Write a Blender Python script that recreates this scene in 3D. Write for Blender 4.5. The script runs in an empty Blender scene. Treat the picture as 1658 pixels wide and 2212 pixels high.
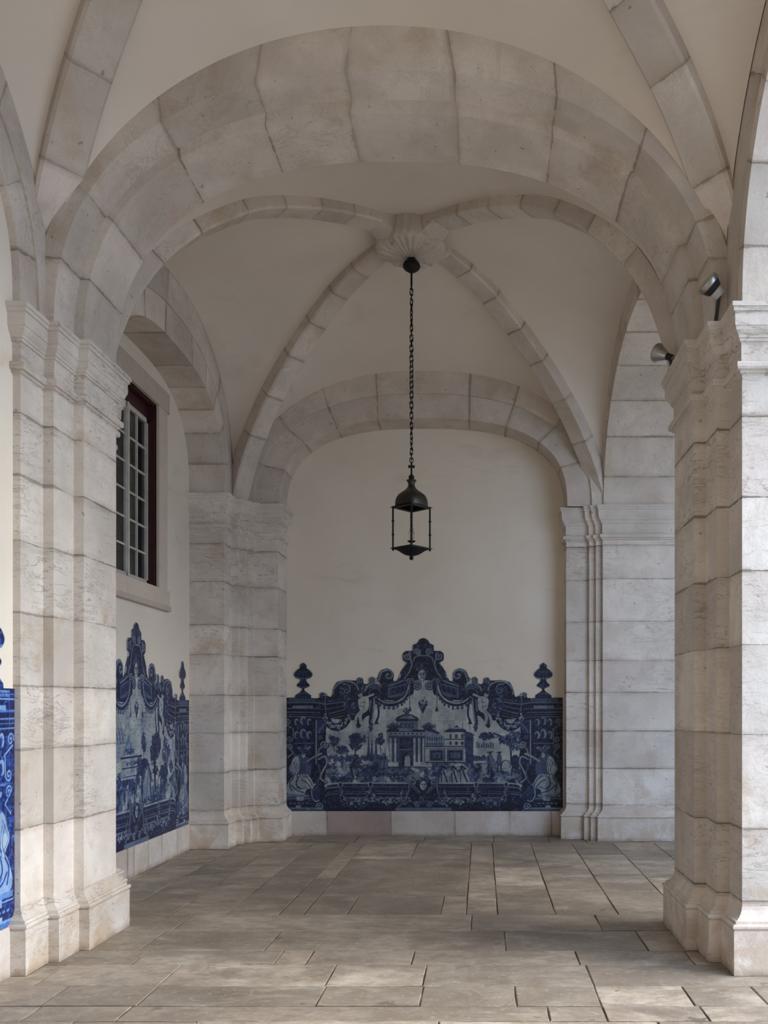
import bpy, math, random
import numpy as np
from mathutils import Vector, Matrix

# ------------------------------------------------------------------ units
U = 0.00571            # one survey unit in metres
DE = 1800 * U          # distance from the eye to the end wall
EYE = 277.0            # eye height in survey units
def W(X, D, Z):        # survey (across, depth fraction, height above the floor in units) -> metres
    return Vector((X * U, D * DE, Z * U))

# ------------------------------------------------------------------ camera, world, exposure
sc = bpy.context.scene
cd = bpy.data.cameras.new('camera'); cam = bpy.data.objects.new('camera', cd)
sc.collection.objects.link(cam); sc.camera = cam
cam.location = (0, 0, EYE * U); cam.rotation_euler = (math.radians(90), 0, 0)
cd.sensor_fit = 'VERTICAL'; cd.sensor_height = 36; cd.sensor_width = 36
cd.lens = 36 * 1800 / 2212.0
cd.shift_x = -(1040 - 829) / 2212.0
cd.shift_y = (1527 - 1106) / 2212.0
cd.clip_end = 300

wd = bpy.data.worlds.new('sky'); sc.world = wd; wd.use_nodes = True
nt = wd.node_tree; bg = nt.nodes['Background']
bg.inputs['Color'].default_value = (0.58, 0.77, 1.12, 1); bg.inputs['Strength'].default_value = 3.45
sc.view_settings.view_transform = 'Standard'; sc.view_settings.look = 'None'
sc.view_settings.exposure = 0.09; sc.view_settings.gamma = 1.0
sc.view_settings.use_curve_mapping = False
sc.cycles.max_bounces = 10; sc.cycles.diffuse_bounces = 7
sc.cycles.use_denoising = True
sun_d = bpy.data.lights.new('sun_light', 'SUN'); sun_d.energy = 6.0; sun_d.angle = math.radians(46)
sun_d.color = (1.0, 0.985, 0.96)
sun = bpy.data.objects.new('sun_light', sun_d); sc.collection.objects.link(sun)
sun.rotation_euler = Vector((-.84, .12, -.53)).to_track_quat('-Z', 'Y').to_euler()

# ------------------------------------------------------------------ node helpers
class N:
    def __init__(s, name):
        s.m = bpy.data.materials.new(name); s.m.use_nodes = True
        s.t = s.m.node_tree; s.b = s.t.nodes['Principled BSDF']
    def n(s, typ, **kw):
        o = s.t.nodes.new(typ)
        for k, v in kw.items(): setattr(o, k, v)
        return o
    def l(s, a, b): s.t.links.new(a, b)
    def val(s, sock, v):
        if hasattr(v, 'links') or hasattr(v, 'is_linked'): s.l(v, sock)
        else: sock.default_value = v
    def math(s, op, a, b=None, c=None, clamp=False):
        o = s.n('ShaderNodeMath', operation=op); o.use_clamp = clamp
        s.val(o.inputs[0], a)
        if b is not None: s.val(o.inputs[1], b)
        if c is not None: s.val(o.inputs[2], c)
        return o.outputs[0]
    def mix(s, f, a, b, mode='MIX'):
        o = s.n('ShaderNodeMix', data_type='RGBA', blend_type=mode)
        s.val(o.inputs[0], f); s.val(o.inputs[6], a); s.val(o.inputs[7], b)
        return o.outputs[2]
    def noise(s, vec, scale, detail=4, rough=.55, dist=0.0):
        o = s.n('ShaderNodeTexNoise'); s.l(vec, o.inputs['Vector'])
        o.inputs['Scale'].default_value = scale; o.inputs['Detail'].default_value = detail
        o.inputs['Roughness'].default_value = rough; o.inputs['Distortion'].default_value = dist
        return o.outputs['Fac']
    def ramp(s, f, a, b, va=0.0, vb=1.0):
        o = s.n('ShaderNodeMapRange'); s.val(o.inputs[0], f)
        o.inputs[1].default_value = a; o.inputs[2].default_value = b
        o.inputs[3].default_value = va; o.inputs[4].default_value = vb
        return o.outputs[0]
    def vmul(s, v, t):
        o = s.n('ShaderNodeVectorMath', operation='MULTIPLY'); s.l(v, o.inputs[0]); o.inputs[1].default_value = t
        return o.outputs[0]
    def vadd(s, v, w):
        o = s.n('ShaderNodeVectorMath', operation='ADD'); s.l(v, o.inputs[0]); s.val(o.inputs[1], w)
        return o.outputs[0]

def col(r, g, b): return (r, g, b, 1)

def stone_material(name, a, b, pink, vein_amt=.5, stain_amt=.5, mortar=.008, rough=.75, bscale=1.0,
                   stain=(.43, .30, .165), vz=(1.0, 1.0, 4.5), vary=.16, mcol=(.15, .12, .09), low_stain=.0, floorlike=False):
    k = N(name)
    geo = k.n('ShaderNodeNewGeometry').outputs['Position']
    je = k.n('ShaderNodeAttribute', attribute_name='je').outputs['Fac']
    bk = k.n('ShaderNodeAttribute', attribute_name='bk').outputs['Fac']
    cmb = k.n('ShaderNodeCombineXYZ')
    k.l(k.math('MULTIPLY', bk, 31.0), cmb.inputs[0]); k.l(k.math('MULTIPLY', bk, 17.0), cmb.inputs[1]); k.l(k.math('MULTIPLY', bk, 23.0), cmb.inputs[2])
    p = k.vadd(geo, cmb.outputs[0])
    pv = k.vmul(p, vz)
    # base tone
    c = k.mix(k.ramp(k.noise(p, 2.2, 5, .6), .38, .62), col(*a), col(*b))
    c = k.mix(k.ramp(k.noise(k.vadd(p, (9, 3, 5)), 1.5, 3), .52, .68, 0, .55), c, col(*pink))
    # block to block tone
    rnd = k.math('FRACT', k.math('MULTIPLY', bk, 7.31))
    tone = k.ramp(rnd, 0, 1, 1 - vary, 1 + vary * .45)
    tc = k.n('ShaderNodeCombineColor')
    for i in range(3): k.l(tone, tc.inputs[i])
    c = k.mix(1.0, c, tc.outputs[0], 'MULTIPLY')
    # fine grain
    c = k.mix(k.ramp(k.noise(p, 60, 3, .6), .35, .75, 0, .22), c, col(a[0] * .6, a[1] * .58, a[2] * .55))
    # veins: thin wavy lines
    v1 = k.math('ABSOLUTE', k.math('SUBTRACT', k.noise(pv, 3.0, 6, .62, .9), .5))
    vm = k.math('MULTIPLY', k.ramp(v1, 0, .016, 1, 0), k.ramp(k.noise(p, 1.3, 2), .42, .62, 0, 1))
    v2 = k.math('ABSOLUTE', k.math('SUBTRACT', k.noise(k.vadd(pv, (4, 4, 4)), 6.0, 5, .6, .6), .5))
    vm2 = k.math('MULTIPLY', k.ramp(v2, 0, .010, .7, 0), k.ramp(k.noise(p, 2.1, 2), .5, .6, 0, 1))
    vmx = k.math('MULTIPLY', k.math('MAXIMUM', vm, vm2), vein_amt)
    c = k.mix(vmx, c, col(a[0] * .38, a[1] * .34, a[2] * .30))
    if floorlike:
        big = k.noise(k.vmul(p, (1, 2.6, 1)), .9, 7, .68, 1.1)
        c = k.mix(k.ramp(big, .54, .66, 0, .45), c, col(.58, .52, .43))
        c = k.mix(k.ramp(k.noise(k.vmul(k.vadd(p, (7, 1, 3)), (1, 2.2, 1)), 1.1, 7, .7, .8), .50, .66, 0, .8), c, col(.165, .125, .09))
        c = k.mix(k.ramp(k.noise(k.vmul(k.vadd(p, (1, 6, 3)), (1, 4, 1)), 2.2, 7, .7, 1.5), .585, .64, 0, .55), c, col(.13, .125, .13))
    if floorlike:
        c = k.mix(k.ramp(k.noise(k.vmul(p, (1, 1.8, 1)), 6.5, 8, .75, .5), .44, .62, 0, .55), c, col(.20, .155, .11))
        c = k.mix(k.ramp(k.noise(p, 28, 5, .7), .56, .70, 0, .45), c, col(.55, .50, .42))
    # ochre stains
    sn = k.ramp(k.noise(k.vadd(p, (2, 8, 1)), 1.8, 7, .68), .56, .70, 0, stain_amt)
    c = k.mix(sn, c, col(*stain))
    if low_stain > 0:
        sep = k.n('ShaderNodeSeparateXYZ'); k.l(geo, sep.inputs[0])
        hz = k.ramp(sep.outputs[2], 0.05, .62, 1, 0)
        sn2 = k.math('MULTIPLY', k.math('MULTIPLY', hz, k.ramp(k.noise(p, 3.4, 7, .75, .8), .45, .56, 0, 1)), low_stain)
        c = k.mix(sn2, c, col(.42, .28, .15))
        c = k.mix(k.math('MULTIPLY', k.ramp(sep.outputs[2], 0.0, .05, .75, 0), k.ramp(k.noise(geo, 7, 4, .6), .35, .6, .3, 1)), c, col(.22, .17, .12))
    # sooty runs, longer than wide
    run_ = k.math('MULTIPLY', k.ramp(k.noise(k.vmul(geo, (1.6, 1.6, .55)), 2.1, 7, .7, .4), .55, .68, 0, .42), k.ramp(k.noise(geo, .9, 2), .42, .58, 0, 1))
    c = k.mix(run_, c, col(a[0] * .52, a[1] * .46, a[2] * .40))
    # pits
    pit = k.ramp(k.noise(p, 22, 2, .5), .70, .76, 0, .6)
    c = k.mix(pit, c, col(.2, .16, .12))
    # mortar joints, ragged
    jst = k.ramp(k.math('FRACT', k.math('MULTIPLY', bk, 13.7)), 0, 1, .30, 1.0)
    jw = k.math('ADD', je, k.math('MULTIPLY', k.math('SUBTRACT', k.noise(geo, 14, 4, .7), .5), mortar * 1.6))
    jn = k.ramp(k.noise(geo, 3.1, 5, .7), .42, .66, mortar * .22, mortar * 1.5)
    jm = k.math('LESS_THAN', jw, jn)
    js = k.math('MULTIPLY', k.ramp(je, 0, .045, .40, 0), k.ramp(k.noise(geo, 3.3, 4, .6), .35, .65, 0, 1))
    c = k.mix(js, c, col(.30, .23, .16))
    c = k.mix(k.math('MULTIPLY', k.math('MULTIPLY', jm, jst), .9), c, col(*mcol))
    k.l(c, k.b.inputs['Base Color'])
    k.b.inputs['Roughness'].default_value = rough
    k.b.inputs['Specular IOR Level'].default_value = .35
    h = k.math('ADD', k.math('MULTIPLY', k.noise(p, 9, 6, .65), .010 * bscale), k.math('MULTIPLY', k.noise(p, 70, 3, .6), .0022 * bscale))
    h = k.math('SUBTRACT', h, k.math('MULTIPLY', jm, .005))
    h = k.math('SUBTRACT', h, k.math('MULTIPLY', vmx, .002))
    bp = k.n('ShaderNodeBump'); bp.inputs['Distance'].default_value = 1.0; bp.inputs['Strength'].default_value = .55
    k.l(h, bp.inputs['Height']); k.l(bp.outputs[0], k.b.inputs['Normal'])
    return k.m

def plaster_material(name, c0, c1, streak=.3):
    k = N(name)
    geo = k.n('ShaderNodeNewGeometry').outputs['Position']
    c = k.mix(k.ramp(k.noise(geo, .9, 5, .6), .35, .65), col(*c0), col(*c1))
    c = k.mix(k.ramp(k.noise(k.vmul(geo, (1, 1, 3.2)), 1.1, 6, .6, .5), .60, .74, 0, streak), c, col(c1[0] * .72, c1[1] * .66, c1[2] * .58))
    c = k.mix(k.ramp(k.noise(geo, 3.1, 8, .7, 1.2), .66, .72, 0, streak * .5), c, col(c1[0] * .6, c1[1] * .56, c1[2] * .5))
    k.l(c, k.b.inputs['Base Color']); k.b.inputs['Roughness'].default_value = .92
    k.b.inputs['Specular IOR Level'].default_value = .15
    h = k.math('ADD', k.math('MULTIPLY', k.noise(geo, 2.5, 4, .5), .03), k.math('MULTIPLY', k.noise(geo, 45, 3, .6), .0012))
    bp = k.n('ShaderNodeBump'); bp.inputs['Distance'].default_value = 1.0; bp.inputs['Strength'].default_value = .35
    k.l(h, bp.inputs['Height']); k.l(bp.outputs[0], k.b.inputs['Normal'])
    return k.m

def plain(name, c, rough=.5, metal=0.0, spec=.5, nscale=12, nam=.25):
    k = N(name)
    geo = k.n('ShaderNodeTexCoord').outputs['Object']
    cc = k.mix(k.ramp(k.noise(geo, nscale, 4, .6), .35, .7, 0, 1), col(*c), col(c[0] * (1 - nam), c[1] * (1 - nam), c[2] * (1 - nam)))
    k.l(cc, k.b.inputs['Base Color']); k.b.inputs['Roughness'].default_value = rough
    k.b.inputs['Metallic'].default_value = metal; k.b.inputs['Specular IOR Level'].default_value = spec
    return k.m

M = {}
M['stone'] = stone_material('limestone', (.76, .695, .61), (.62, .555, .475), (.68, .57, .51), .85, .55, low_stain=.5)
M['arch'] = stone_material('arch_limestone', (.70, .625, .54), (.565, .495, .42), (.63, .53, .475), .45, .55, mortar=.012, vary=.16, vz=(2, 2, 2), mcol=(.24, .19, .145))
M['frame'] = stone_material('window_limestone', (.62, .525, .42), (.56, .47, .375), (.58, .47, .40), .1, .3, mortar=.006)
M['board'] = stone_material('skirting_stone', (.66, .61, .55), (.56, .51, .45), (.58, .47, .43), .4, .4, low_stain=.2, mortar=.008)
M['pinkboard'] = stone_material('pink_skirting_stone', (.44, .35, .33), (.36, .29, .27), (.40, .28, .26), .5, .5, low_stain=.3, mortar=.008)
M['floor'] = stone_material('paving_stone', (.50, .425, .335), (.31, .255, .195), (.42, .33, .25), .45, .7, mortar=.006, rough=.5,
                            stain=(.20, .165, .13), vz=(1.2, 3.5, 1), vary=.40, bscale=.8, floorlike=True)
M['grout'] = plain('floor_grout', (.10, .085, .07), .95)
M['plaster'] = plaster_material('lime_plaster', (.76, .685, .57), (.70, .62, .505), .34)
M['vault'] = plaster_material('vault_plaster', (.72, .64, .545), (.67, .59, .50), .25)
M['iron'] = plain('black_iron', (.006, .006, .006), .5, 0, .25)
M['bronze'] = plain('dark_bronze', (.012, .009, .007), .38, 0, .5)
M['whitewood'] = plain('cream_painted_wood', (.56, .53, .45), .5)
M['redwood'] = plain('dark_red_painted_wood', (.050, .010, .012), .45)
M['glass'] = plain('dark_window_glass', (.012, .013, .012), .06, 0, .6)
M['chrome'] = plain('brushed_aluminium', (.42, .41, .38), .28, .9)
M['lens'] = plain('frosted_lamp_lens', (.38, .37, .32), .25, 0, .5)
M['black'] = plain('black_plastic', (.02, .022, .025), .4)
M['whitemetal'] = plain('white_enamel', (.55, .55, .52), .4)
M['wire'] = plain('brown_wire', (.16, .08, .04), .6)
M['candle'] = plain('lamp_tube', (.008, .008, .007), .5, 0, .2)
M['court'] = plain('courtyard_gravel', (.40, .385, .35), .95, 0, .2, 3)

# ------------------------------------------------------------------ mesh builder
RNG = random.Random(7)
class MB:
    def __init__(s): s.v = []; s.f = []; s.je = []; s.bk = []
    def vert(s, p, je=1.0, bk=0.0):
        s.v.append(tuple(p)); s.je.append(je); s.bk.append(bk); return len(s.v) - 1
    def quad(s, a, b, c, d, je=(1, 1, 1, 1), bk=0.0):
        i = [s.vert(p, j, bk) for p, j in zip((a, b, c, d), je)]; s.f.append(tuple(i))
    def box(s, lo, hi, bk=0.0, je=1.0):
        (x0, y0, z0), (x1, y1, z1) = lo, hi
        P = [(x0, y0, z0), (x1, y0, z0), (x1, y1, z0), (x0, y1, z0), (x0, y0, z1), (x1, y0, z1), (x1, y1, z1), (x0, y1, z1)]
        o = [s.vert(p, je, bk) for p in P]
        for f in ((0, 3, 2, 1), (4, 5, 6, 7), (0, 1, 5, 4), (1, 2, 6, 5), (2, 3, 7, 6), (3, 0, 4, 7)):
            s.f.append(tuple(o[i] for i in f))
    def tube(s, pts, r, seg=8, closed=False, bk=0.0):
        pts = [Vector(p) for p in pts]; n = len(pts); rings = []
        up = Vector((0, 0, 1))
        for i, p in enumerate(pts):
            a = pts[(i - 1) % n] if (closed or i > 0) else p
            b = pts[(i + 1) % n] if (closed or i < n - 1) else p
            d = (b - a).normalized()
            x = d.cross(up)
            if x.length < 1e-3: x = d.cross(Vector((1, 0, 0)))
            x.normalize(); y = d.cross(x).normalized()
            rr = r[i] if isinstance(r, (list, tuple)) else r
            rings.append([s.vert(p + (x * math.cos(t) + y * math.sin(t)) * rr, 1, bk) for t in [2 * math.pi * k / seg for k in range(seg)]])
        m = n if closed else n - 1
        for i in range(m):
            A, B = rings[i], rings[(i + 1) % n]
            for k in range(seg): s.f.append((A[k], A[(k + 1) % seg], B[(k + 1) % seg], B[k]))
        if not closed: s.f.append(tuple(rings[0][::-1])); s.f.append(tuple(rings[-1]))
    def lathe(s, prof, c=(0, 0, 0), seg=24, sq=None, rot=0.0):
        rings = []
        for r, z in prof:
            ring = []
            for k in range(seg):
                t = 2 * math.pi * k / seg
                q = 1.0
                if sq: q = 1.0 / ((abs(math.cos(t)) ** sq + abs(math.sin(t)) ** sq) ** (1 / sq))
                ring.append(s.vert((c[0] + r * q * math.cos(t + rot), c[1] + r * q * math.sin(t + rot), c[2] + z)))
            rings.append(ring)
        for A, B in zip(rings, rings[1:]):
            for k in range(seg): s.f.append((A[k], A[(k + 1) % seg], B[(k + 1) % seg], B[k]))
        s.f.append(tuple(rings[0][::-1])); s.f.append(tuple(rings[-1]))
    def build(s, name, mat, parent=None, smooth=False, fix=True, auto=None):
        me = bpy.data.meshes.new(name); me.from_pydata(s.v, [], s.f)
        for nm, arr in (('je', s.je), ('bk', s.bk)):
            at = me.attributes.new(nm, 'FLOAT', 'POINT'); at.data.foreach_set('value', arr)
        me.materials.append(mat); me.update()
        if fix:
            import bmesh
            b = bmesh.new(); b.from_mesh(me); bmesh.ops.recalc_face_normals(b, faces=b.faces); b.to_mesh(me); b.free()
        if smooth:
            me.polygons.foreach_set('use_smooth', [True] * len(me.polygons))
            if auto is not None: me.set_sharp_from_angle(angle=math.radians(auto))
        o = bpy.data.objects.new(name, me); sc.collection.objects.link(o)
        if parent is not None:
            o.parent = parent; o.matrix_parent_inverse = Matrix.Translation(-Vector(parent.location))
        return o

def thing(name, label, cat, loc=(0, 0, 0), group=None):
    o = bpy.data.objects.new(name, None); sc.collection.objects.link(o)
    o.location = loc; o.empty_display_size = .1
    return tag(o, label, cat, group)
def tag(o, label, cat, group=None):
    o['label'] = label; o['category'] = cat
    if group: o['group'] = group
    return o
def struct(o): o['kind'] = 'structure'; return o

# ------------------------------------------------------------------ stone piers
SP = 694.0  # springing height
SHAFT_TOP = SP - 72
CAPITAL = [(72, 0), (70, .5), (69, 3), (66.5, 3), (66.2, 6), (64, 6.9), (60, 6.9), (58.6, 6), (58.4, 1), (40, 1.2), (37, 1.6), (36.5, 3.5),
           (33.6, 3.6), (33.3, 4.8), (31, 5), (29, 7), (26.5, 8.6), (23, 9.4), (22.8, 10.2), (9, 10.6), (8.8, 12.2), (5, 12.6), (4.6, 14), (0, 14)]
BASE = [(0, 12), (46, 12), (46.3, 11), (47.3, 11), (47.6, 12.4), (49, 13.4), (51, 13.4), (52.3, 12.2), (52.6, 9.8), (55.4, 9.6), (55.8, 8), (58, 5), (61, 2.6), (65, .7), (69, 0)]

def offset_poly(pts, d):
    n = len(pts); out = []
    for i in range(n):
        p0, p1, p2 = Vector(pts[i - 1]), Vector(pts[i]), Vector(pts[(i + 1) % n])
        e1 = (p1 - p0).normalized(); e2 = (p2 - p1).normalized()
        n1 = Vector((e1.y, -e1.x)); n2 = Vector((e2.y, -e2.x))
        m = (n1 + n2); m = m / max(.2, m.dot(n1)) if m.length > 1e-6 else n1
        out.append(p1 + m * d)
    return out

def sweep(mb, pts, prof, split=None):
    """plan polygon (survey units) lofted through (z, offset) rings; every wall face keeps its own vertices"""
    n = len(pts)
    rings = [[(q.x * U, q.y * U, z * U) for q in offset_poly(pts, o)] for z, o in prof]
    bks = [RNG.random() for _ in range(n)]
    blk = RNG.random()
    for i in range(n):
        j = (i + 1) % n
        for A, B in zip(rings, rings[1:]):
            mb.quad(A[i], A[j], B[j], B[i], bk=blk)
    for R, fl in ((rings[0], True), (rings[-1], False)):
        idx = [mb.vert(p, 1, blk) for p in R]
        mb.f.append(tuple(idx[::-1] if fl else idx))

def shaft(mb, pts, joints, z0=69.0, z1=SHAFT_TOP):
    n = len(pts); js = [z0] + sorted(joints) + [z1]
    # courses turn the corner with the same stone on neighbouring faces, with an upright joint here and there
    for c, (a, b) in enumerate(zip(js, js[1:])):
        bk = RNG.random(); run = 0
        for i in range(n):
            j = (i + 1) % n
            L = (Vector(pts[j]) - Vector(pts[i])).length
            run += L
            if run > 110: bk = RNG.random(); run = 0
            m = (a + b) / 2; h = (m - a) * U
            ja = 0 if c > 0 else 1; jb = 0 if c < len(js) - 2 else 1
            for (q0, q1, e0, e1) in ((a, m, ja, h), (m, b, h, jb)):
                P = [(pts[i][0] * U, pts[i][1] * U, q0 * U), (pts[j][0] * U, pts[j][1] * U, q0 * U),
                     (pts[j][0] * U, pts[j][1] * U, q1 * U), (pts[i][0] * U, pts[i][1] * U, q1 * U)]
                if e0 == 1: e0 = h
                if e1 == 1: e1 = h
                mb.quad(*P, je=(e0, e0, e1, e1), bk=bk)

def pier(label, plan, joints, jitter=0):
    pts = [(x, d * 1800) for x, d in plan]
    A = sum(pts[i][0] * pts[(i + 1) % len(pts)][1] - pts[(i + 1) % len(pts)][0] * pts[i][1] for i in range(len(pts)))
    if A < 0: pts = pts[::-1]
    cx = sum(p[0] for p in pts) / len(pts) * U; cy = sum(p[1] for p in pts) / len(pts) * U
    t = thing('stone_pier', label, 'pier', (cx, cy, 0))
    m = MB(); sweep(m, pts, BASE); m.build('plinth', M['stone'], t)
    m = MB(); shaft(m, pts, joints); m.build('shaft', M['stone'], t)
    m = MB(); sweep(m, pts, [(SP - a, o) for a, o in CAPITAL]); m.build('capital', M['stone'], t)
    return t

NL = [(-700, .483), (-481, .483), (-481, .508), (-469.5, .508), (-469.5, .533), (-458, .533), (-458, .580), (-478, .580), (-478, .600), (-505, .600), (-505, .63), (-700, .63)]
NR = [(430, .483), (271.5, .483), (271.5, .508), (258, .508), (258, .533), (244.5, .533), (244.5, .587), (252, .587), (252, .590), (430, .590)]
FL = [(-700, .908), (-505, .908), (-505, .9366), (-493, .9366), (-493, .944), (-481, .944), (-481, .952), (-469, .952), (-469, .957), (-421, .957), (-421, 1.03), (-700, 1.03)]
FR = [(430, .961), (251, .961), (251, .966), (238, .966), (238, .970), (225, .970), (225, .975), (178, .975), (178, 1.03), (430, 1.03)]
pier('stepped pale stone pier close by on the left, beside the window wall', NL, [149, 232, 299, 376, 451, 519, 584])
pier('stepped pale stone pier close by on the right, with two floodlights on its capital', NR, [73.5, 150, 248, 342, 419, 496, 581])
pier('stone pier in the far left corner, left of the large tile panel', FL, [73.5, 148, 225, 300, 380, 438, 523, 597])
pier('stone pier in the far right corner, right of the large tile panel', FR, [73.5, 149, 227, 307, 374, 455, 543, 613])

# ------------------------------------------------------------------ arches
def sup(t, a, b, n):
    c, s_ = math.cos(t), math.sin(t)
    return (a * math.copysign(abs(c) ** (2 / n), c) * -1, b * abs(s_) ** (2 / n))

def ring(mb, cin, cout, e0, e1, mp, joints, seg=72, faces=(1, 1), c0=0.0, skew=0.0):
    """stone ring between two super-ellipses, extruded from e0 to e1. joints: across positions -1..1 of the radial joints (as angle fraction 0..1)"""
    ts = sorted(set([i / seg for i in range(seg + 1)] + list(joints)))
    js = [0.0] + sorted(joints) + [1.0]
    def pin(f): x, z = sup(math.pi * f, *cin); return (x, SP + z)
    def pout(f): x, z = sup(math.pi * f, *cout); return (x, SP + z)
    L = [0.0]
    for a, b in zip(ts, ts[1:]):
        p, q = pin(a), pin(b); L.append(L[-1] + math.hypot(p[0] - q[0], p[1] - q[1]) * U)
    at = dict(zip(ts, L))
    for a, b in zip(js, js[1:]):
        bk = RNG.random(); sub = [t for t in ts if a - 1e-9 <= t <= b + 1e-9]
        def je(t):
            d = 9.0
            if a > 0: d = min(d, at[t] - at[a])
            if b < 1: d = min(d, at[b] - at[t])
            return d
        for t0, t1 in zip(sub, sub[1:]):
            i0, i1, o0, o1 = pin(t0), pin(t1), pout(t0), pout(t1); j0, j1 = je(t0), je(t1)
            q = lambda p, e: mp(p[0], p[1], e)
            mb.quad(q(i0, e0), q(i1, e0), q(i1, e1), q(i0, e1), (j0, j1, j1, j0), bk)
            if faces[0]: mb.quad(q(i0, e0), q(o0, e0), q(o1, e0), q(i1, e0), (j0, j0, j1, j1), bk)
            if faces[1]: mb.quad(q(i0, e1), q(i1, e1), q(o1, e1), q(o0, e1), (j0, j1, j1, j0), bk)
            mb.quad(q(o0, e0), q(o0, e1), q(o1, e1), q(o1, e0), (j0, j0, j1, j1), bk)

CA = -106.75
mpA = lambda x, z, e: ((CA + x) * U, e * DE, z * U)
def frac_for_x(dx, a, n):
    c = -dx / a; c = max(-1, min(1, c))
    return math.acos(math.copysign(abs(c) ** (n / 2), c)) / math.pi
jx = [frac_for_x(x - CA, 351, 2.4) for x in (-423, -348, -249, -152, -28, 81, 168, 225)] 
jx = sorted(jx + [.07, .93])
tA = thing('transverse_arch', 'large stepped stone arch spanning the gallery between the two near piers', 'arch', W(CA, .5565, SP))
m = MB(); ring(m, (351.25, 266, 2.4), (385, 334, 2.1), .533, .580, mpA, jx); m.build('inner_order', M['arch'], tA)
m = MB(); ring(m, (362.75, 282, 2.3), (388, 338, 2.03), .508, .56, mpA, jx); m.build('outer_order', M['arch'], tA)

CB = -121.5
mpB = lambda x, z, e: ((CB + x) * U, e * DE, z * U)
jb = sorted([.10, .22, .33, .43, .57, .66, .77, .89])
tB = thing('end_wall_arch', 'flattened stone arch framing the white end wall above the large tile panel', 'arch', W(CB, .98, SP))
m = MB(); ring(m, (299.5, 183.5, 2.65), (350, 234, 2.35), .963, 1.0, mpB, jb); m.build('inner_band', M['arch'], tB)
m = MB(); ring(m, (350, 234, 2.35), (384, 290, 2.25), .9605, 1.0, mpB, jb); m.build('outer_band', M['arch'], tB)

def side_arch(label, name, cD, a, b, n, x0, x1, bands, mats='arch'):
    mp = lambda y, z, e: (e * U, cD * DE + y * U, z * U)
    t = thing(name, label, 'arch', (x0 * U, cD * DE, SP * U))
    jj = [.07, .17, .26, .36, .46, .56, .65, .74, .83, .93]
    (ma, mb_, mn), (oa, ob, on) = bands
    m = MB(); ring(m, (a, b, n), (ma, mb_, mn), x0, x1, mp, jj); m.build('inner_band', M['arch'], t)
    dd = 2.5 if x0 > 0 else -2.5
    m = MB(); ring(m, (ma, mb_, mn), (oa, ob, on), x0 - dd, x1, mp, jj[1::3]); m.build('outer_band', M['arch'], t)
    return t
side_arch('stone blind arch over the barred window on the left wall', 'blind_arch', .769, 249, 182, 2.7, -505, -573, ((280, 232, 2.4), (316, 296, 2.15)))
side_arch('open stone arch to the courtyard beyond the near right pier', 'arcade_arch', .773, 333, 243, 2.1, 252, 430, ((342, 262, 2.12), (356, 302, 2.12)))
side_arch('shallow stone wall arch at the left edge, left of the near left pier', 'blind_arch', .3455, 247, 182, 2.7, -481, -489.5, ((280, 232, 2.4), (316, 296, 2.15)))
side_arch('bright open stone arch at the right edge, right of the near right pier', 'arcade_arch', .3455, 247, 242, 2.2, 271.5, 430, ((262, 262, 2.2), (312, 298, 2.15)))

# ------------------------------------------------------------------ vaults
PROFILES = {'low': ([0, .0835, .253, .51, .695, .867, 1.0], [0, .235, .515, .787, .921, .984, 1.0]),
            'full': ([0, .08, .20, .318, .416, .661, .8345, 1.0], [0, .37, .62, .77, .853, .945, .982, 1.0]),
            'mid': ([0, .08, .20, .318, .45, .68, .85, 1.0], [0, .32, .56, .705, .825, .935, .980, 1.0])}
def prof(t, kind='low'):
    PT, PZ = PROFILES[kind]
    t = max(0, min(1, t))
    # monotone cubic through the measured profile
    n = len(PT); d = [(PZ[i + 1] - PZ[i]) / (PT[i + 1] - PT[i]) for i in range(n - 1)]
    mm = [d[0] * 1.3] + [2 * d[i - 1] * d[i] / (d[i - 1] + d[i]) for i in range(1, n - 1)] + [0.0]
    for i in range(n - 1):
        if t <= PT[i + 1] or i == n - 2:
            h = PT[i + 1] - PT[i]; s = (t - PT[i]) / h
            return ((2 * s**3 - 3 * s**2 + 1) * PZ[i] + (s**3 - 2 * s**2 + s) * h * mm[i] + (-2 * s**3 + 3 * s**2) * PZ[i + 1] + (s**3 - s**2) * h * mm[i + 1])
BZ = 367.0
def rib_pt(corner, boss, t, up=0.0):
    kind = corner[2] if len(corner) > 2 else 'low'
    x = corner[0] + (boss[0] - corner[0]) * t; d = corner[1] + (boss[1] - corner[1]) * t
    return Vector((x * U, d * DE, (SP + BZ * prof(t, kind) + up) * U))

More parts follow.
